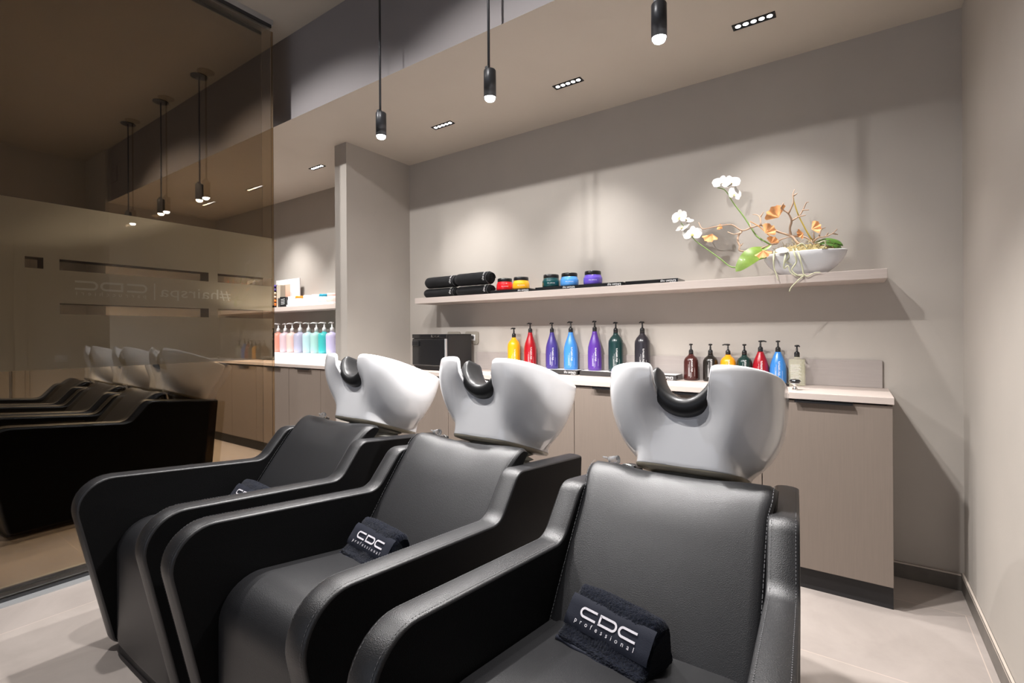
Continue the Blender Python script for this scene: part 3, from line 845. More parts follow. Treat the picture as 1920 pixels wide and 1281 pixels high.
def body_tall(kind):
    if kind == 'slim':   # tapering shoulder
        return [(0, 0), (.044, 0), (.0488, .004), (.0495, .02), (.0495, .12), (.0470, .150), (.040, .178), (.0300, .205), (.0215, .228), (.0175, .243), (.0165, .252), (0, .252)]
    return [(0, 0), (.046, 0), (.050, .004), (.0505, .02), (.0505, .180), (.048, .196), (.038, .214), (.025, .228), (.0175, .236), (.0165, .246), (0, .246)]
def wrapfn(R, ang0, z0, vertical=True, s=1.0, sx=1, sy=1):
    # text x runs up (vertical) or around
    def fn(x, y):
        if vertical: a = ang0-(-y)/R*1.0; z = z0+x; a = ang0+(-y)/R
        else: a = ang0+x/R; z = z0+y
        return ((R+.0006)*sx*math.cos(a), (R+.0006)*sy*math.sin(a), z)
    return fn
def bottle(name, loc, col, kind='slim', scale=(1, 1), pumpcol=None, label='', group=None, ink=None, rough=.28, ang=-PI/2, lines=True, face=None, trans=0.0, capname='black', stretch=1.0, plong=1.0, cat='bottle'):
    t = empty(name, loc, 0)
    tag(t, label, cat, group)
    sr, sz = scale
    prof = {'slim': body_tall('slim'), 'round': body_tall('round'),
            'short': [(0, 0), (.046, 0), (.050, .004), (.0505, .02), (.0505, .128), (.048, .143), (.040, .158), (.026, .170), (.0185, .176), (.0175, .184), (0, .184)],
            'shortslim': [(0, 0), (.046, 0), (.050, .004), (.0505, .03), (.0505, .095), (.047, .13), (.039, .160), (.028, .188), (.020, .208), (.0175, .216), (0, .216)],
            'pastel': [(0, 0), (.040, 0), (.044, .004), (.046, .02), (.048, .14), (.047, .160), (.038, .170), (.020, .176), (.016, .179), (.015, .184), (0, .184)],
            }[kind]
    prof = [(r*sr, z*sz) for r, z in prof]
    m = mat('bottle_'+name+'_%s' % '_'.join('%02d' % int(c*99) for c in col), col, rough, coat=.4, trans=trans, spec=.5)
    bm = NB(); lathe(bm, prof, 0, 0, 36); b = obj('bottle_body', bm, m, t)
    zt = prof[-1][1]
    bm = NB(); pump(bm, zt, sr*1.02, ang, plong); obj('pump', bm, pumpcol or M_BLKPL, t)
    if lines:
        ink = ink or M_INK
        R = max(r for r, z in prof); f0 = face if face is not None else math.atan2(-loc[1], -loc[0])
        bm = NB()
        w0 = text_w('shu uemura', .020*sr/.9)
        put_text(bm, 'shu uemura', .018*sr/.9, wrapfn(R, f0+.22, .062*sz, True))
        for k, (da, zz, h) in enumerate(((-.35, .03, .07), (-.28, .03, .05), (-.21, .03, .085), (-.10, .02, .03), (.02, .025, .10), (.5, .03, .05))):
            fn = wrapfn(R, f0+da, zz*sz, True); stroke(bm, [(0, 0), (h*.5, 0), (h, 0)], .0009, fn)
        obj('printed_label', bm, ink, b)
    return t
TZ = .941; TY = 2.95
tall = [('yel', -2.034, (.95, .42, .01), 'round', 'tall yellow-orange pump bottle, leftmost of the tall row on the worktop', .93, .93),
        ('red', -1.892, (.38, .007, .014), 'slim', 'tall red pump bottle beside the yellow-orange one on the worktop', .92, 1.0),
        ('ind', -1.712, (.055, .038, .22), 'slim', 'tall dark indigo pump bottle on black tray, beside the light blue one', .90, 1.0),
        ('blu', -1.565, (.05, .24, .66), 'slim', 'tall light blue pump bottle on black tray between two purple bottles', .97, 1.0),
        ('pur', -1.388, (.095, .032, .29), 'slim', 'tall bright purple pump bottle right of the light blue one', .92, 1.02),
        ('grn', -1.241, (.008, .035, .035), 'round', 'tall dark green pump bottle in the tall row', .93, 1.0),
        ('cha', -1.066, (.022, .020, .026), 'round', 'tall charcoal grey pump bottle, rightmost of the tall row', .93, 1.0)]
for n, x, c, k, lab, sr, sz in tall:
    z = TZ if n not in ('yel', 'grn', 'cha') else (.910 if n == 'yel' else TZ)
    bottle('pump_bottle', (x, TY, z if n != 'yel' else TZ-.012), c, k, (sr, sz), None, lab, 'tall pump bottles on the worktop', ink=M_INK, ang=-PI/2+random.uniform(-.2, .2))
small = [(-.772, (.055, .012, .010), 'short', 'dark reddish-brown pump bottle, leftmost of the short row'),
         (-.664, (.012, .010, .008), 'short', 'near-black brown pump bottle second in the short row'),
         (-.570, (.90, .34, .01), 'short', 'short orange pump bottle behind the right basin'),
         (-.486, (.006, .030, .026), 'short', 'short dark green pump bottle beside the orange one'),
         (-.406, (.33, .006, .015), 'shortslim', 'short red tapering pump bottle beside the light blue one'),
         (-.322, (.04, .22, .60), 'shortslim', 'short light blue tapering pump bottle behind the right basin')]
for i, (x, c, k, lab) in enumerate(small):
    bottle('pump_bottle', (x, 2.945, .909), c, k, (.80, .83 if k == 'short' else .80), None, lab, 'short pump bottles on the worktop', ang=[-PI/2, -PI/2, PI, -PI/2, 0, -PI/2][i])
# clear rectangular bottle with yellow liquid
t = empty('soap_bottle', (-.233, 2.925, .909)); tag(t, 'clear square pump bottle of pale yellow soap, rightmost on the worktop', 'bottle')
bm = NB(); box(bm, -.037, .037, -.026, .026, 0, .138, .006, 3); lathe(bm, [(.014, .136), (.014, .150)], 0, 0, 20); b = obj('bottle_body', bm, mat('yellow_soap_plastic', (.74, .73, .50), .05, alpha=.24, coat=.5), t, smooth=True)
bm = NB(); pump(bm, .150, .82, -PI/2+.5); obj('pump', bm, M_BLKPL, t)
bm = NB()
for k in range(14): stroke(bm, [(-.028, .03+.006*k), (0, .03+.006*k), (.022-(k % 3)*.006, .03+.006*k)], .0014, lambda x, y: (x, -.0268, y))
obj('printed_label', bm, M_INK, b)
# knob / basin plug and small cap
t = empty('basin_plug', (-.224, 2.70, .909)); tag(t, 'black and chrome basin plug knob standing on the worktop edge', 'plug')
bm = NB(); lathe(bm, [(0, 0), (.011, 0), (.012, .004), (.009, .010), (.0065, .014), (.0065, .024), (.012, .028), (.021, .031), (.022, .034), (0, .034)], 0, 0, 24); obj('stem', bm, M_CHROME, t)
bm = NB(); lathe(bm, [(0, .0342), (.019, .0342), (.024, .040), (.024, .046), (.018, .051), (0, .053)], 0, 0, 24); obj('cap', bm, M_BLKGLOSS, t)
bm = NB(); lathe(bm, [(0, 0), (.016, 0), (.017, .003), (.017, .012), (.012, .016), (0, .016)], 0, 0, 24); o = obj('bottle_cap', bm, M_BLKGLOSS, loc=(-.279, 2.86, .909)); tag(o, 'small round black cap lying beside the light blue bottle', 'cap')

# ------------------------------------------------------------------ black display trays
def tray(x0, x1, y0, y1, z0, h, label, txt=True, top=None, tx=None):
    t = empty('display_tray', ((x0+x1)/2, (y0+y1)/2, z0)); tag(t, label, 'display tray', 'black lettered display trays')
    a = (x1-x0)/2; b = (y1-y0)/2
    bm = NB(); box(bm, -a, a, -b, b, 0, h, .0015); o = obj('tray_body', bm, M_TRAY, t)
    if top:
        bm = NB(); box(bm, -a+.006, a-.006, -b+.006, b-.006, h, h+.0012); obj('tray_top', bm, M_TRAYTOP, t)
    if txt:
        bm = NB(); s = 'shu uemura'; L = .088; sz = h*.82; w0 = text_w(s, sz); xx = (tx if tx is not None else a-L-.012)
        put_text(bm, s, sz, lambda x, y: (xx+x, -b-.0006, y+h*.36), track=L/w0)
        s = 'art of hair'; sz = h*.36; w0 = text_w(s, sz); put_text(bm, s, sz, lambda x, y: (xx+L*.6+x, -b-.0006, y+h*.08), track=L*.4/w0)
        obj('lettering', bm, M_INK, o)
ZSH = 1.471
tray(-2.125, -1.79, 2.79, 2.93, ZSH, .024, 'black lettered tray under the red and orange jars')
tray(-1.748, -1.438, 2.79, 2.93, ZSH, .024, 'black lettered tray under the dark green and light blue jars')
tray(-1.434, -1.126, 2.79, 2.93, ZSH, .024, 'black lettered tray under the purple jar')
tray(-1.112, -.80, 2.79, 2.93, ZSH, .024, 'empty black lettered tray at the right on the shelf')
tray(-1.80, -1.488, 2.893, 2.995, .909, .031, 'black lettered tray under the indigo and light blue bottles', top=True)
tray(-1.470, -1.150, 2.893, 2.995, .909, .031, 'black tray under the bright purple and dark green bottles', top=True, tx=.10)
tray(-1.146, -1.00, 2.893, 2.995, .909, .031, 'black tray under the charcoal bottle', txt=False, top=True)
tray(-.985, -.832, 2.86, 2.985, .909, .030, 'short black lettered tray beside the reddish-brown bottle', top=True, tx=-.03)
tray(-2.10, -1.815, 2.893, 2.995, .909, .020, 'black tray under the yellow-orange and red bottles', txt=False)

# ------------------------------------------------------------------ jars on the shelf
def jar(x, y, z, col, label, group, lidcol=None, sc=1.0, name='hair_mask_jar', emb=True, h=.0875):
    t = empty(name, (x, y, z)); tag(t, label, 'jar', group)
    m = mat('jar_%s' % '_'.join('%02d' % int(c*99) for c in col), col, .18, coat=.7)
    k = sc
    bm = NB(); lathe(bm, [(0, 0), (.052*k, 0), (.058*k, .003), (.0605*k, .012), (.0605*k, .040), (.058*k, .048), (.0545*k, .052), (.0545*k, .056), (.053*k, .061), (0, .061)], 0, 0, 40); b = obj('jar_body', bm, m, t)
    bm = NB(); lathe(bm, [(0, .0605), (.0515*k, .0605), (.0525*k, .062), (.0525*k, .083), (.050*k, h-.001), (0, h)], 0, 0, 40); obj('lid', bm, lidcol or M_BLKPL, t)
    if emb:
        a0 = math.atan2(-y, -x); bm = NB(); R = .0605*k
        put_text(bm, 'shu uemura', .011, wrapfn(R, a0-.45, .024, False)); obj('printed_label', bm, M_INK, b)
    return t
J = [(-2.05, (.70, .012, .018), 'red hair mask jar with black lid on the shelf'), (-1.909, (.95, .45, .02), 'orange-yellow hair mask jar with black lid on the shelf'), (-1.665, (.008, .06, .065), 'dark green hair mask jar with black lid on the shelf'),
     (-1.526, (.10, .35, .80), 'light blue hair mask jar with black lid on the shelf'), (-1.357, (.15, .09, .58), 'purple hair mask jar with black lid on the shelf')]
for x, c, l in J: jar(x, 2.862, ZSH+.0242, c, l, 'hair mask jars on the shelf')
# white label patches on red and purple jars
# ------------------------------------------------------------------ rolled towels on the shelf
def towel_roll(x0, x1, y, z, r, label, seed, flatz=.93):
    random.seed(seed)
    t = empty('rolled_towel', ((x0+x1)/2, y, z)); tag(t, label, 'towel', 'rolled black towels on the shelf')
    L = (x1-x0)/2; bm = NB(); N = 26; rings = []; S = 36
    for i in range(N+1):
        s = -1+2*i/N; e = max(0, (abs(s)-.86)/.14); rr = r*(1-.22*e**2.2)
        ring = []
        for k in range(S):
            a = 2*PI*k/S; q = rr*(1+.035*noise.noise(Vector((s*3+seed, math.cos(a)*1.5, math.sin(a)*1.5))))
            yy = q*1.12*math.cos(a); zz = q*flatz*math.sin(a)
            ring.append(bm.verts.new((s*L, yy, max(-r*flatz*.97, zz))))
        rings.append(ring)
    for a, b in zip(rings[:-1], rings[1:]):
        for k in range(S): f = bm.faces.new((a[k], a[(k+1) % S], b[(k+1) % S], b[k])); f.smooth = True
    bm.faces.new(rings[0]); bm.faces.new(rings[-1])
    o = obj('towel_body', bm, M_TOWEL, t)
    # spiral end
    for sg in (-1, 1):
        bm = NB(); pts = []
        for k in range(70):
            a = k*.27; q = r*.80*(1-k/78); pts.append((sg*(L+.001), q*1.1*math.cos(a), q*flatz*math.sin(a)))
        tube(bm, pts, .0042, 6); obj('rolled_end', bm, M_TOWEL, o)
    # woven white lettering ring and edge piping
    bm = NB(); s = 'shu uemura'; sz = .026; w0 = text_w(s, sz)
    f0 = math.radians(205)
    def fn(x, y):
        a = f0-(x-.0)/(r*1.05)*1.0; xx = L*.80-y
        return (xx, (r*1.12+.0025)*math.cos(a), (r*flatz+.0035)*math.sin(a))
    put_text(bm, s, sz, fn, track=.9)
    obj('woven_lettering', bm, M_INK, o)
    bm = NB(); pts = [(L*.90+.004*math.sin(k*.7), (r*1.10)*math.cos(2*PI*k/30), (r*flatz*.99)*math.sin(2*PI*k/30)) for k in range(31)]
    tube(bm, pts, .0016, 6, False); obj('edge_piping', bm, M_THREAD, o)
    return t
r = .040
towel_roll(-2.80, -2.475, 2.835, ZSH+.0372, r, 'rolled black towel, lower left of the pile of four', 3, .93)
towel_roll(-2.46, -2.145, 2.835, ZSH+.0372, r, 'rolled black towel, lower right of the pile of four', 4, .93)
towel_roll(-2.785, -2.47, 2.835, ZSH+.0372+.0835, r*1.15, 'rolled black towel, upper left of the pile of four', 5, .97)
towel_roll(-2.465, -2.145, 2.832, ZSH+.0372+.0860, r*1.21, 'rolled black towel, upper right of the pile of four', 6, .97)

# ------------------------------------------------------------------ navy towels on the chairs
def seat_towel(parent_xy, rz, label, flip=False, dz=0):
    """wedge-shaped folded towel: local x along its length, front face towards -y"""
    t = empty('folded_towel', parent_xy, rz); tag(t, label, 'towel', 'navy towels on the wash chairs')
    L = .115; bm = NB(); N = 110
    # section (y,z): front bottom, front slope, ridge, rear slope, bottom
    sec = [(-.088, .002), (-.093, .010), (-.088, .018), (-.074, .026), (-.052, .052), (-.028, .082), (-.012, .099), (.000, .106), (.012, .106), (.022, .098), (.030, .080), (.040, .050), (.047, .022), (.050, .006), (.044, .0), (0, .0), (-.05, .0)]
    sec = [(p.x, p.y) for p in catmull([(a, b, 0) for a, b in sec], 9)]
    rings = []
    for i in range(N+1):
        s = -1+2*i/N; e = max(0, (abs(s)-.88)/.12); k = 1-.13*e**2
        ring = []
        for j, (y, z) in enumerate(sec):
            wob = 1+.05*noise.noise(Vector((s*2.2, j*.053, 3.1)))+random.uniform(-.016, .016)*(1 if z > .004 else 0)
            droop = 1-.06*(s*s) if z > .03 else 1
            ring.append(bm.verts.new((s*L*(1+.03*math.sin(j*.1))+random.uniform(-.0008, .0008), y*k*wob, max(0, z*k*droop*wob))))
        rings.append(ring)
    n = len(sec)
    for a, b in zip(rings[:-1], rings[1:]):
        for j in range(n): f = bm.faces.new((a[j], a[(j+1) % n], b[(j+1) % n], b[j])); f.smooth = True
    for rg in (rings[0], rings[-1]): bm.faces.new(rg)
    o = obj('towel_body', bm, M_NAVY, t)
    # terry loops
    # satin band on the front slope
    A = Vector((-.0665, .0345)); Bv = Vector((-.0215, .0905)); d = (Bv-A); dl = d.length; d.normalize(); nn = Vector((-d.y, d.x))
    def bfn(x, y, off=.004):
        p = A+d*y+nn*off; return (x, p.x, p.y)
    bm = NB(); K = 24
    g = [[bm.verts.new(bfn((-1+2*i/K)*L*.985, dl*j/6, .0022+.0012*math.sin(i*.9)*.5+(.001 if 0 < j < 6 else -.003))) for j in range(7)] for i in range(K+1)]
    for i in range(K):
        for j in range(6): f = bm.faces.new((g[i][j], g[i+1][j], g[i+1][j+1], g[i][j+1])); f.smooth = True
    bd = obj('satin_band', bm, M_NAVYBAND, o)
    bm = NB(); cdc_logo(bm, lambda x, y: bfn(-.074+x, .031+y, .0048), .150)
    spaced(bm, 'professional', .0145, lambda x, y: bfn(-.084+x, .013+y, .0048), .162)
    obj('embroidery', bm, M_THREADW, bd)
    # hem
    bm = NB(); tube(bm, [(-L*1.0+2*L*k/20, -.090+.002*math.sin(k), .007) for k in range(21)], .0065, 8); obj('hem', bm, M_NAVYBAND, o)
    return t
seat_towel((-.452, 1.082, .455), math.radians(-12), 'navy folded towel with white lettering on the right chair seat')
seat_towel((-1.285, 1.085, .450), math.radians(-8), 'navy folded towel with white lettering on the middle chair seat')
seat_towel((-2.09, 1.085, .450), math.radians(-4), 'navy folded towel with white lettering on the left chair, half hidden by its armrest')

# ------------------------------------------------------------------ orchid arrangement
def leaf(bm, pts, wid, curl=.25, n=14, up=Vector((0, -.5, 1))):
    C = catmull(pts, 5); rows = []
    for i, p in enumerate(C):
        t = (C[min(i+1, len(C)-1)]-C[max(i-1, 0)]).normalized(); sd = t.cross(up).normalized(); nn = sd.cross(t)
        s = i/(len(C)-1); wv = wid*math.sin(PI*min(1, .06+.94*s))**.6*(1 if s < 1 else 0)
        rows.append([bm.verts.new(p+sd*wv*q-nn*abs(q)*wv*curl) for q in (-1, -.5, 0, .5, 1)])
    for a, b in zip(rows[:-1], rows[1:]):
        for k in range(4): f = bm.faces.new((a[k], a[k+1], b[k+1], b[k])); f.smooth = True
def petal(bm, c, n, u, L, Wd, mi=0, cup=.2):
    """petal from c along u, normal n"""
    v = n.cross(u); rows = []
    for i in range(7):
        s = i/6; w_ = Wd*math.sin(PI*(.08+.84*s))**.7
        rows.append([bm.verts.new(c+u*L*s+v*w_*q+n*(cup*L*(s*s*.5-.15*q*q))) for q in (-1, -.5, 0, .5, 1)])
    for a, b in zip(rows[:-1], rows[1:]):
        for k in range(4): f = bm.faces.new((a[k], a[k+1], b[k+1], b[k])); f.smooth = True; f.material_index = mi
def orchid_flower(bm, c, n, size, roll=0):
    c = Vector(c); n = Vector(n).normalized(); a = Vector((0, 0, 1)) if abs(n.z) < .9 else Vector((1, 0, 0)); x = n.cross(a).normalized(); y = x.cross(n)
    def dr(deg): r_ = math.radians(deg+roll); return x*math.cos(r_)+y*math.sin(r_)
    for dg, L, Wd in ((90, 1, .36), (210, 1, .34), (330, 1, .34)): petal(bm, c-n*.001, n, dr(dg), size*L*.95, size*Wd)
    for dg in (12, 168): petal(bm, c, n, dr(dg), size, size*.62)
    petal(bm, c+n*.002, n, dr(270), size*.35, size*.16, 1, 1.2)
M_PETAL = mat('white_petals', (.85, .84, .80), .5); M_LIP = mat('yellow_lip', (.8, .6, .15), .5)
M_GREEN = mat('leaf_green', (.09, .20, .035), .32, var=.3, vscale=14, coat=.2); M_LEAFB = mat('leaf_light_green', (.22, .34, .06), .35, var=.25, vscale=20, coat=.3)
M_STEM = mat('stem_green', (.20, .33, .08), .5); M_BRANCH = mat('dry_branch', (.55, .38, .27), .8, bump='noise', bscale=120, bstr=.4)
M_ORLEAF = mat('orange_ginkgo_leaf', (.88, .40, .16), .55, var=.2, vscale=30); M_MOSS = mat('dry_moss', (.42, .34, .16), .95, var=.4, vscale=60); M_ROOT = mat('aerial_roots', (.62, .62, .42), .7)
OY = 2.86
def OP(px, py, Y=OY):
    """point at pixel offset inside the arrangement: hit of the photo ray with plane Y (used once to place stems)"""
    d = Fv+(px-960)/FPX*R2-(py-CY)/FPX*U2
    t = Y/d.y; return Vector((d.x*t, Y, 1.19+d.z*t))
def O6(x, y, Y=OY): return OP(1230+x/4.085, 310+y/4.085, Y)
bw = empty('orchid_bowl', (-.105-.0, OY, ZSH)); tag(bw, 'white bowl arrangement of orchids, branches and orange leaves on the shelf', 'flower arrangement')
OB = Vector((-.105, OY, ZSH))
def OL(p): return Vector(p)-OB
bc = (O6(818, 700)+O6(1468, 660))*.5; bL = (O6(1468, 660)-O6(818, 700)).length/2
cxb = bc.x-OB.x
M_BOWL = mat('white_bowl_glaze', (.84, .84, .86), .25, coat=.3)
bm = NB()
prof = [(0, 0), (.42, 0), (.52, .006), (.70, .028), (.86, .058), (.96, .088), (1.0, .112), (.985, .116), (.96, .108), (.90, .085), (.7, .05), (0, .04)]
lathe(bm, [(r_*bL, z) for r_, z in prof], cxb, 0, 56, 1, .48); bowl = obj('bowl', bm, M_BOWL, bw)
ZT = .10
random.seed(11)
bm = NB(); N = 22
g = []
for i in range(N+1):
    row = []
    for j in range(11):
        u = -1+2*i/N; v = -1+2*j/10; vv = v*math.sqrt(max(0, 1-u*u))
        row.append(bm.verts.new((cxb+u*bL*.93, vv*bL*.44, ZT+.058*(1-u*u)*(1-v*v)+.022*noise.noise(Vector((u*7, v*4, 1)))*(1-abs(u)**3))))
    g.append(row)
for i in range(N):
    for j in range(10): f = bm.faces.new((g[i][j], g[i+1][j], g[i+1][j+1], g[i][j+1]))
for k in range(500):
    u = random.uniform(-.88, .9); v = random.uniform(-.9, .5); x = cxb+u*bL*.93; y = v*math.sqrt(1-u*u)*bL*.42; z = ZT+.012+random.uniform(.01, .062)*(1-u*u)
    a = Vector((x, y, z)); d = Vector((random.uniform(-1, 1), random.uniform(-1, 1), random.uniform(-.3, .9))).normalized()*random.uniform(.008, .02)
    e = d.cross(Vector((0, 0, 1))).normalized()*.0012
    bm.faces.new([bm.verts.new(q) for q in (a-e, a+e, a+d+e, a+d-e)])
o = obj('moss', bm, M_MOSS, bw); o['kind'] = 'stuff'
# stems
def part_tube(name, pix, rad, m, parent, Ys=None, n=6, seg=8):
    pts = [OL(O6(p[0], p[1], (Ys[i] if Ys else OY))) for i, p in enumerate(pix)]
    C = catmull(pts, n); rr = [rad[0]+(rad[1]-rad[0])*i/(len(C)-1) for i in range(len(C))]
    bm = NB(); tube(bm, C, rr, seg); return obj(name, bm, m, parent)
s1 = part_tube('orchid_stem', [(880, 610), (780, 550), (735, 490), (690, 420), (655, 370), (612, 315), (570, 255), (555, 225), (520, 185), (470, 172)], (.0042, .0022), M_STEM, bw, [2.86, 2.87, 2.88, 2.885, 2.885, 2.88, 2.88, 2.875, 2.87, 2.865])
s2_ = part_tube('orchid_stem', [(860, 700), (790, 720), (700, 760), (610, 782), (560, 770), (490, 715), (400, 650), (330, 600), (290, 565), (240, 500), (190, 440)], (.0045, .002), M_STEM, bw, [2.83, 2.80, 2.78, 2.78, 2.79, 2.80, 2.82, 2.84, 2.85, 2.86, 2.87])
part_tube('orange_stem', [(1195, 575), (1140, 480), (1090, 380), (1060, 290), (1050, 240)], (.0035, .0025), mat('orange_green_stem', (.50, .36, .06), .5), bw)
part_tube('orange_stem', [(930, 590), (870, 540), (790, 470), (720, 430)], (.003, .0018), mat('orange_stem', (.75, .35, .10), .5), bw)
px = 1/4.085/245   # metres per crop pixel at the bowl, about
def fl(pixx, pixy, size, n, Y, parent, roll=0):
    bm = NB(); orchid_flower(bm, OL(O6(pixx, pixy, Y)), n, size, roll); obj('orchid_flower', bm, [M_PETAL, M_LIP], parent)
fl(505, 132, .050, (.1, -.85, .5), 2.86, s1, 5); fl(570, 132, .050, (.3, -.85, .5), 2.868, s1, -6); fl(600, 220, .042, (.75, -.6, .0), 2.87, s1, 10)
fl(180, 398, .047, (-.2, -.9, .1), 2.86, s2_, 0); fl(235, 420, .038, (.3, -.5, .8), 2.85, s2_, 30); fl(205, 478, .045, (-.3, -.6, .7), 2.85, s2_, 12); fl(278, 525, .052, (.15, -.85, .35), 2.84, s2_, 0)
# leaves
bm = NB(); leaf(bm, [OL(O6(840, 640, 2.85)), OL(O6(760, 670, 2.80)), OL(O6(690, 725, 2.775)), OL(O6(610, 815, 2.77))], .043, .12, up=Vector((.2, -1, .35))); obj('orchid_leaf', bm, M_LEAFB, bw)
bm = NB(); leaf(bm, [OL(O6(1210, 590, 2.87)), OL(O6(1300, 558, 2.86)), OL(O6(1380, 572, 2.85)), OL(O6(1435, 620, 2.84))], .020, .3, up=Vector((0, -.4, 1))); obj('orchid_leaf', bm, M_GREEN, bw)
bm = NB(); leaf(bm, [OL(O6(1230, 600, 2.85)), OL(O6(1310, 580, 2.84)), OL(O6(1380, 605, 2.83)), OL(O6(1425, 650, 2.83))], .024, .3, up=Vector((0, -.6, 1))); obj('orchid_leaf', bm, M_GREEN, bw)
bm = NB(); leaf(bm, [OL(O6(880, 610, 2.84)), OL(O6(850, 630, 2.83)), OL(O6(810, 650, 2.82))], .012, .3, up=Vector((0, -.6, 1))); obj('orchid_leaf', bm, M_LEAFB, bw)
# branches
BR = [[(1110, 610), (1070, 580), (1035, 540), (940, 510), (880, 480), (800, 462), (730, 480), (660, 500), (600, 465), (560, 450), (500, 465), (420, 480), (355, 490), (330, 435)],
      [(1035, 540), (1028, 480), (1035, 420), (1015, 370), (980, 345), (960, 325), (975, 285)], [(1015, 370), (1040, 320), (1050, 280), (1048, 230), (1058, 190)], [(1048, 230), (1080, 215)], [(1035, 430), (1090, 390), (1120, 345), (1150, 290), (1172, 285)], [(1120, 345), (1168, 340)], [(1090, 395), (1145, 380)],
      [(800, 462), (795, 400), (770, 375), (738, 378)], [(795, 400), (825, 355)], [(660, 500), (630, 540), (625, 580), (645, 620), (640, 655), (700, 662), (770, 655), (860, 615), (930, 600)], [(655, 510), (600, 530), (545, 515)], [(645, 620), (668, 595)],
      [(1035, 540), (1100, 545), (1150, 550), (1200, 590), (1235, 630)], [(1200, 590), (1240, 555), (1300, 545), (1350, 525), (1385, 490)], [(1350, 525), (1392, 532)], [(1245, 555), (1265, 490), (1300, 478)], [(1300, 545), (1320, 515)], [(930, 595), (960, 565), (1035, 545)],
      [(730, 480), (715, 440)], [(860, 480), (845, 440)], [(1215, 570), (1205, 510)]]
random.seed(5)
bb = NB()
for k, b in enumerate(BR):
    pts = []
    for i, p in enumerate(b):
        Y = 2.85+.03*math.sin(k*1.7+i*.5); pts.append(OL(O6(p[0]+random.uniform(-4, 4), p[1]+random.uniform(-4, 4), Y)))
    C = catmull(pts, 3); r0 = .0058 if k in (0, 1, 9, 12) else .0042
    tube(bb, C, [r0*(1-.55*i/(len(C)-1))*random.uniform(.85, 1.15) for i in range(len(C))], 7)
br = obj('dry_branch', bb, M_BRANCH, bw)
# ginkgo-like orange leaves
def ginkgo(cx_, cy_, size, ang, n, Y):
    bm = NB(); c = OL(O6(cx_, cy_, Y)); n = Vector(n).normalized(); a = Vector((0, 0, 1)); x = n.cross(a).normalized()*-1; y = Vector((0, 0, 1))-n*n.z; y.normalize()
    K = 14; inner = [bm.verts.new(c+n*0)]; rows = []
    for ri in range(1, 5):
        rr = size*ri/4; rows.append([bm.verts.new(c+(x*math.cos(math.radians(ang-65+130*k/K))+y*math.sin(math.radians(ang-65+130*k/K)))*rr*(1+(.06*math.sin(k*2.1) if ri == 4 else 0))+n*(.006*math.sin(k*1.3)*ri/4+.01*(ri/4)**2)) for k in range(K+1)])
    for k in range(K): bm.faces.new((inner[0], rows[0][k], rows[0][k+1])).smooth = True
    for a_, b_ in zip(rows[:-1], rows[1:]):
        for k in range(K): bm.faces.new((a_[k], a_[k+1], b_[k+1], b_[k])).smooth = True
    obj('orange_leaf', bm, M_ORLEAF, br)
for a in [(940, 400, .062, 125, (.2, -1, .1), 2.83), (835, 520, .05, 40, (.1, -1, .3), 2.83), (430, 525, .05, 255, (-.2, -1, .2), 2.84), (465, 490, .03, 20, (0, -.7, .7), 2.84), (880, 600, .035, 60, (.1, -1, .1), 2.80), (1130, 520, .03, 200, (.2, -1, .1), 2.83), (1190, 490, .042, 20, (0, -1, .3), 2.84), (820, 650, .045, 280, (0, -1, .2), 2.77)]: ginkgo(*a)
bm = NB(); leaf(bm, [OL(O6(915, 650, 2.77)), OL(O6(970, 645, 2.765)), OL(O6(1020, 655, 2.765))], .018, .3, up=Vector((0, -1, .6))); obj('white_petal', bm, M_PETAL, bw)
# roots hanging over the rim (in front of the shelf edge)
RT = [[(1050, 640), (1060, 680), (1075, 740), (1040, 800), (1080, 840), (1130, 845), (1100, 870), (1040, 930), (1020, 968)], [(1000, 660), (985, 720), (980, 790), (1010, 770), (1030, 820), (1075, 850)], [(905, 660), (900, 720), (905, 790), (920, 830), (935, 880)],
      [(1075, 640), (1100, 700), (1120, 780), (1130, 830), (1160, 850), (1210, 825), (1260, 822)], [(1080, 620), (1120, 600), (1160, 640)], [(1000, 640), (1020, 700), (990, 740), (1040, 760)], [(1240, 600), (1290, 580), (1295, 620), (1270, 640)]]
for k, b in enumerate(RT):
    yr = [2.80]+[2.748-.004*(k % 3)]*(len(b)-1) if k < 4 else [2.78]*len(b)
    part_tube('aerial_root', b, (.0042, .0022), M_ROOT, bw, yr, 5, 6)

# ------------------------------------------------------------------ niche products
M_PINK = (.80, .45, .42)
t = empty('white_riser', (-4.55, 2.85, .909)); tag(t, 'long white acrylic riser under the pastel bottles in the niche', 'display riser')
bm = NB(); box(bm, -.78, .78, -.14, .13, 0, .012, .001); box(bm, -.78, .78, -.105, .13, .012, .092, .002); o = obj('riser_body', bm, M_WHITEBOARD, t)
bm = NB()
for x in (-.05, .53):
    put_text(bm, 'PARIS', .017, lambda a, b, x=x: (x-.25+a, -.1058, .045+b))
obj('lettering', bm, mat('pale_grey_print', (.6, .6, .62), .5), o)
past = [((.42, .18, .24), 'mauve and plum'), ((.83, .33, .25), 'coral'), ((.70, .55, .60), 'pale lilac-pink'), ((.86, .62, .57), 'pale pink'), ((.48, .48, .62), 'lavender and sand'), ((.50, .72, .76), 'pale aqua'), ((.42, .68, .64), 'soft mint'), ((.06, .50, .49), 'strong turquoise'), ((.60, .56, .80), 'pale violet')]
pos = [-5.19, -5.055, -4.92, -4.79, -4.645, -4.50, -4.365, -4.235, -4.11]
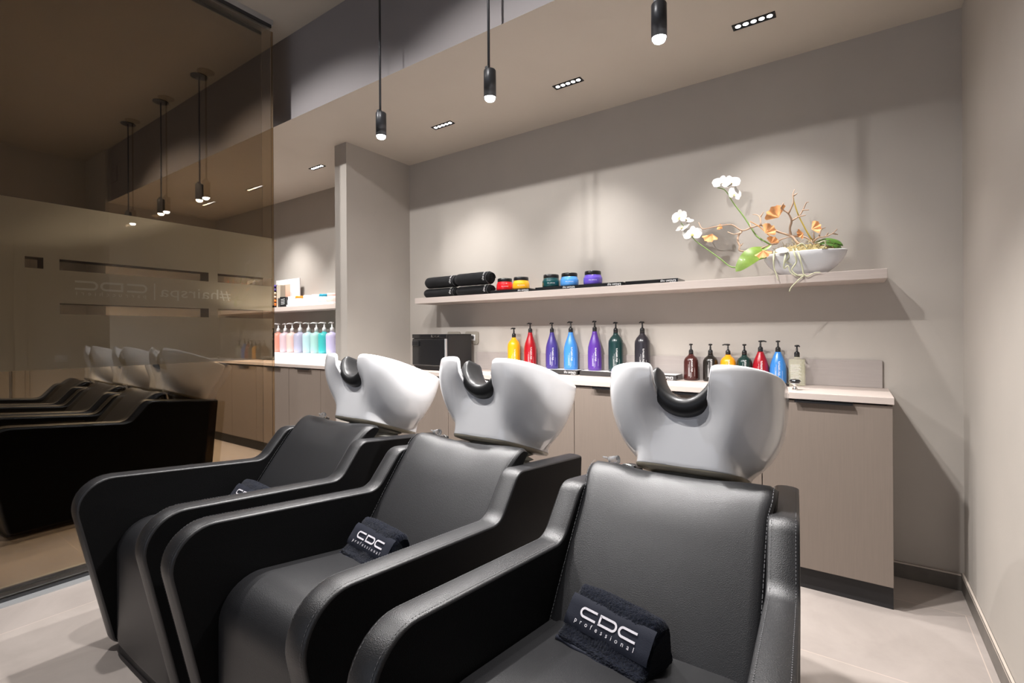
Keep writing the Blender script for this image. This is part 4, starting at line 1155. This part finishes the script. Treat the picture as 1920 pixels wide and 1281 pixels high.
for i, ((c, nm), x) in enumerate(zip(past, pos)):
    bottle('pastel_pump_bottle', (x, 2.875, 1.002), c, 'pastel', (1.22 if i != 4 else 1.35, 1.16), M_WHITEPL, nm+' pump bottle with white pump on the riser in the niche', 'pastel pump bottles on the riser', ink=M_INKDARK, lines=False, ang=[-PI/2, -1.9, PI, -1.7, -2.4, -1.7, -2.4, -2.5, PI][i], plong=1.3)
# small dark print marks on pastel bottles
lid = {'o': mat('lid_orange', (.85, .22, .02), .4), 'w': M_WHITEPL, 't': mat('lid_teal', (.02, .22, .32), .4), 'p': mat('lid_pink', (.85, .50, .46), .4)}
pj = [(-4.76, (.82, .80, .79), 'w', 'white low jar, first of the row behind the small black boxes'), (-4.62, (.84, .80, .78), 'o', 'white jar with orange lid on the niche shelf'), (-4.48, (.82, .82, .82), 'w', 'all white jar right of the orange-lidded one'),
      (-4.34, (.74, .78, .82), 'w', 'pale grey-blue jar with white lid on the niche shelf'), (-4.215, (.45, .78, .76), 't', 'aqua jar with dark teal lid on the niche shelf'), (-4.085, (.85, .55, .50), 'p', 'pale pink jar beside the pillar on the niche shelf')]
bm = NB(); box(bm, -.45, .45, -.075, .085, 0, .022, .002); o = obj('white_display_tray', bm, M_WHITEBOARD, loc=(-4.43, 2.87, ZSH)); tag(o, 'low white tray under the row of pale jars on the niche shelf', 'display tray')
for x, c, l, lab in pj: jar(x, 2.87, ZSH+.022, c, lab, 'pale jars in the niche', lid[l], 1.02, 'cream_jar', False)
bm = NB(); box(bm, -.30, .155, -.006, .006, 0, .315, .002); 
t = empty('white_display_board', (-4.945, 2.965, ZSH)); tag(t, 'white display board standing on the niche shelf', 'display board')
o = obj('board', bm, M_WHITEBOARD, t)
bm = NB(); box(bm, -.14, -.02, -.0068, -.0061, .05, .26); obj('printed_picture', bm, mat('peach_print', (.85, .52, .40), .5), o)
# colour swatch stand with hanging balls
t = empty('swatch_stand', (-4.97, 2.83, ZSH)); tag(t, 'stand of purple, cream and orange hair capsules on the niche shelf', 'display stand')
bm = NB(); box(bm, .015, .085, -.03, .03, 0, .235, .002); obj('back_box', bm, mat('beige_card', (.50, .43, .34), .6), t)
cols = [(.07, .04, .25), (.07, .04, .25), (.80, .60, .40), (.80, .55, .40), (.85, .22, .03), (.80, .20, .03)]
for r_ in range(6):
    for c_ in range(2):
        bm = NB(); lathe(bm, [(0, -.016), (.010, -.013), (.016, 0), (.010, .013), (0, .016)], -.035+.032*c_, -.035, 14); o = obj('capsule', bm, mat('capsule_%d' % (r_//1), cols[r_], .25, coat=.6), t); o.location = (0, 0, .225-.038*r_)
bm = NB(); box(bm, -.055, .015, -.02, -.016, .0, .24, 0); obj('mount_plate', bm, M_BLKPL, t)
t = empty('small_box', (-4.865, 2.80, ZSH)); tag(t, 'small dark grey box leaning beside the capsule stand', 'box')
bm = NB(); box(bm, -.03, .015, -.02, .02, 0, .095, .001); obj('carton', bm, mat('dark_grey_card', (.05, .05, .05), .5), t)
t = empty('small_box', (-4.80, 2.80, ZSH), .25); tag(t, 'small black box with white print before the white jar', 'box')
bm = NB(); box(bm, -.045, .035, -.02, .02, 0, .105, .001); o = obj('carton', bm, M_BLKPL, t)
bm = NB()
for k in range(4): stroke(bm, [(-.03, .03+.016*k), (0, .032+.016*k), (.02, .036+.016*k)], .004, lambda x, y: (x, -.0205, y))
obj('printed_label', bm, M_INK, o)
bm = NB(); box(bm, -.06, .06, -.04, .04, 0, .11, .003); o = obj('orange_white_box', bm, [mat('orange_card', (.88, .30, .08), .5)], loc=(-5.10, 2.86, ZSH)); tag(o, 'orange carton behind the capsule stand at the glass edge', 'box')
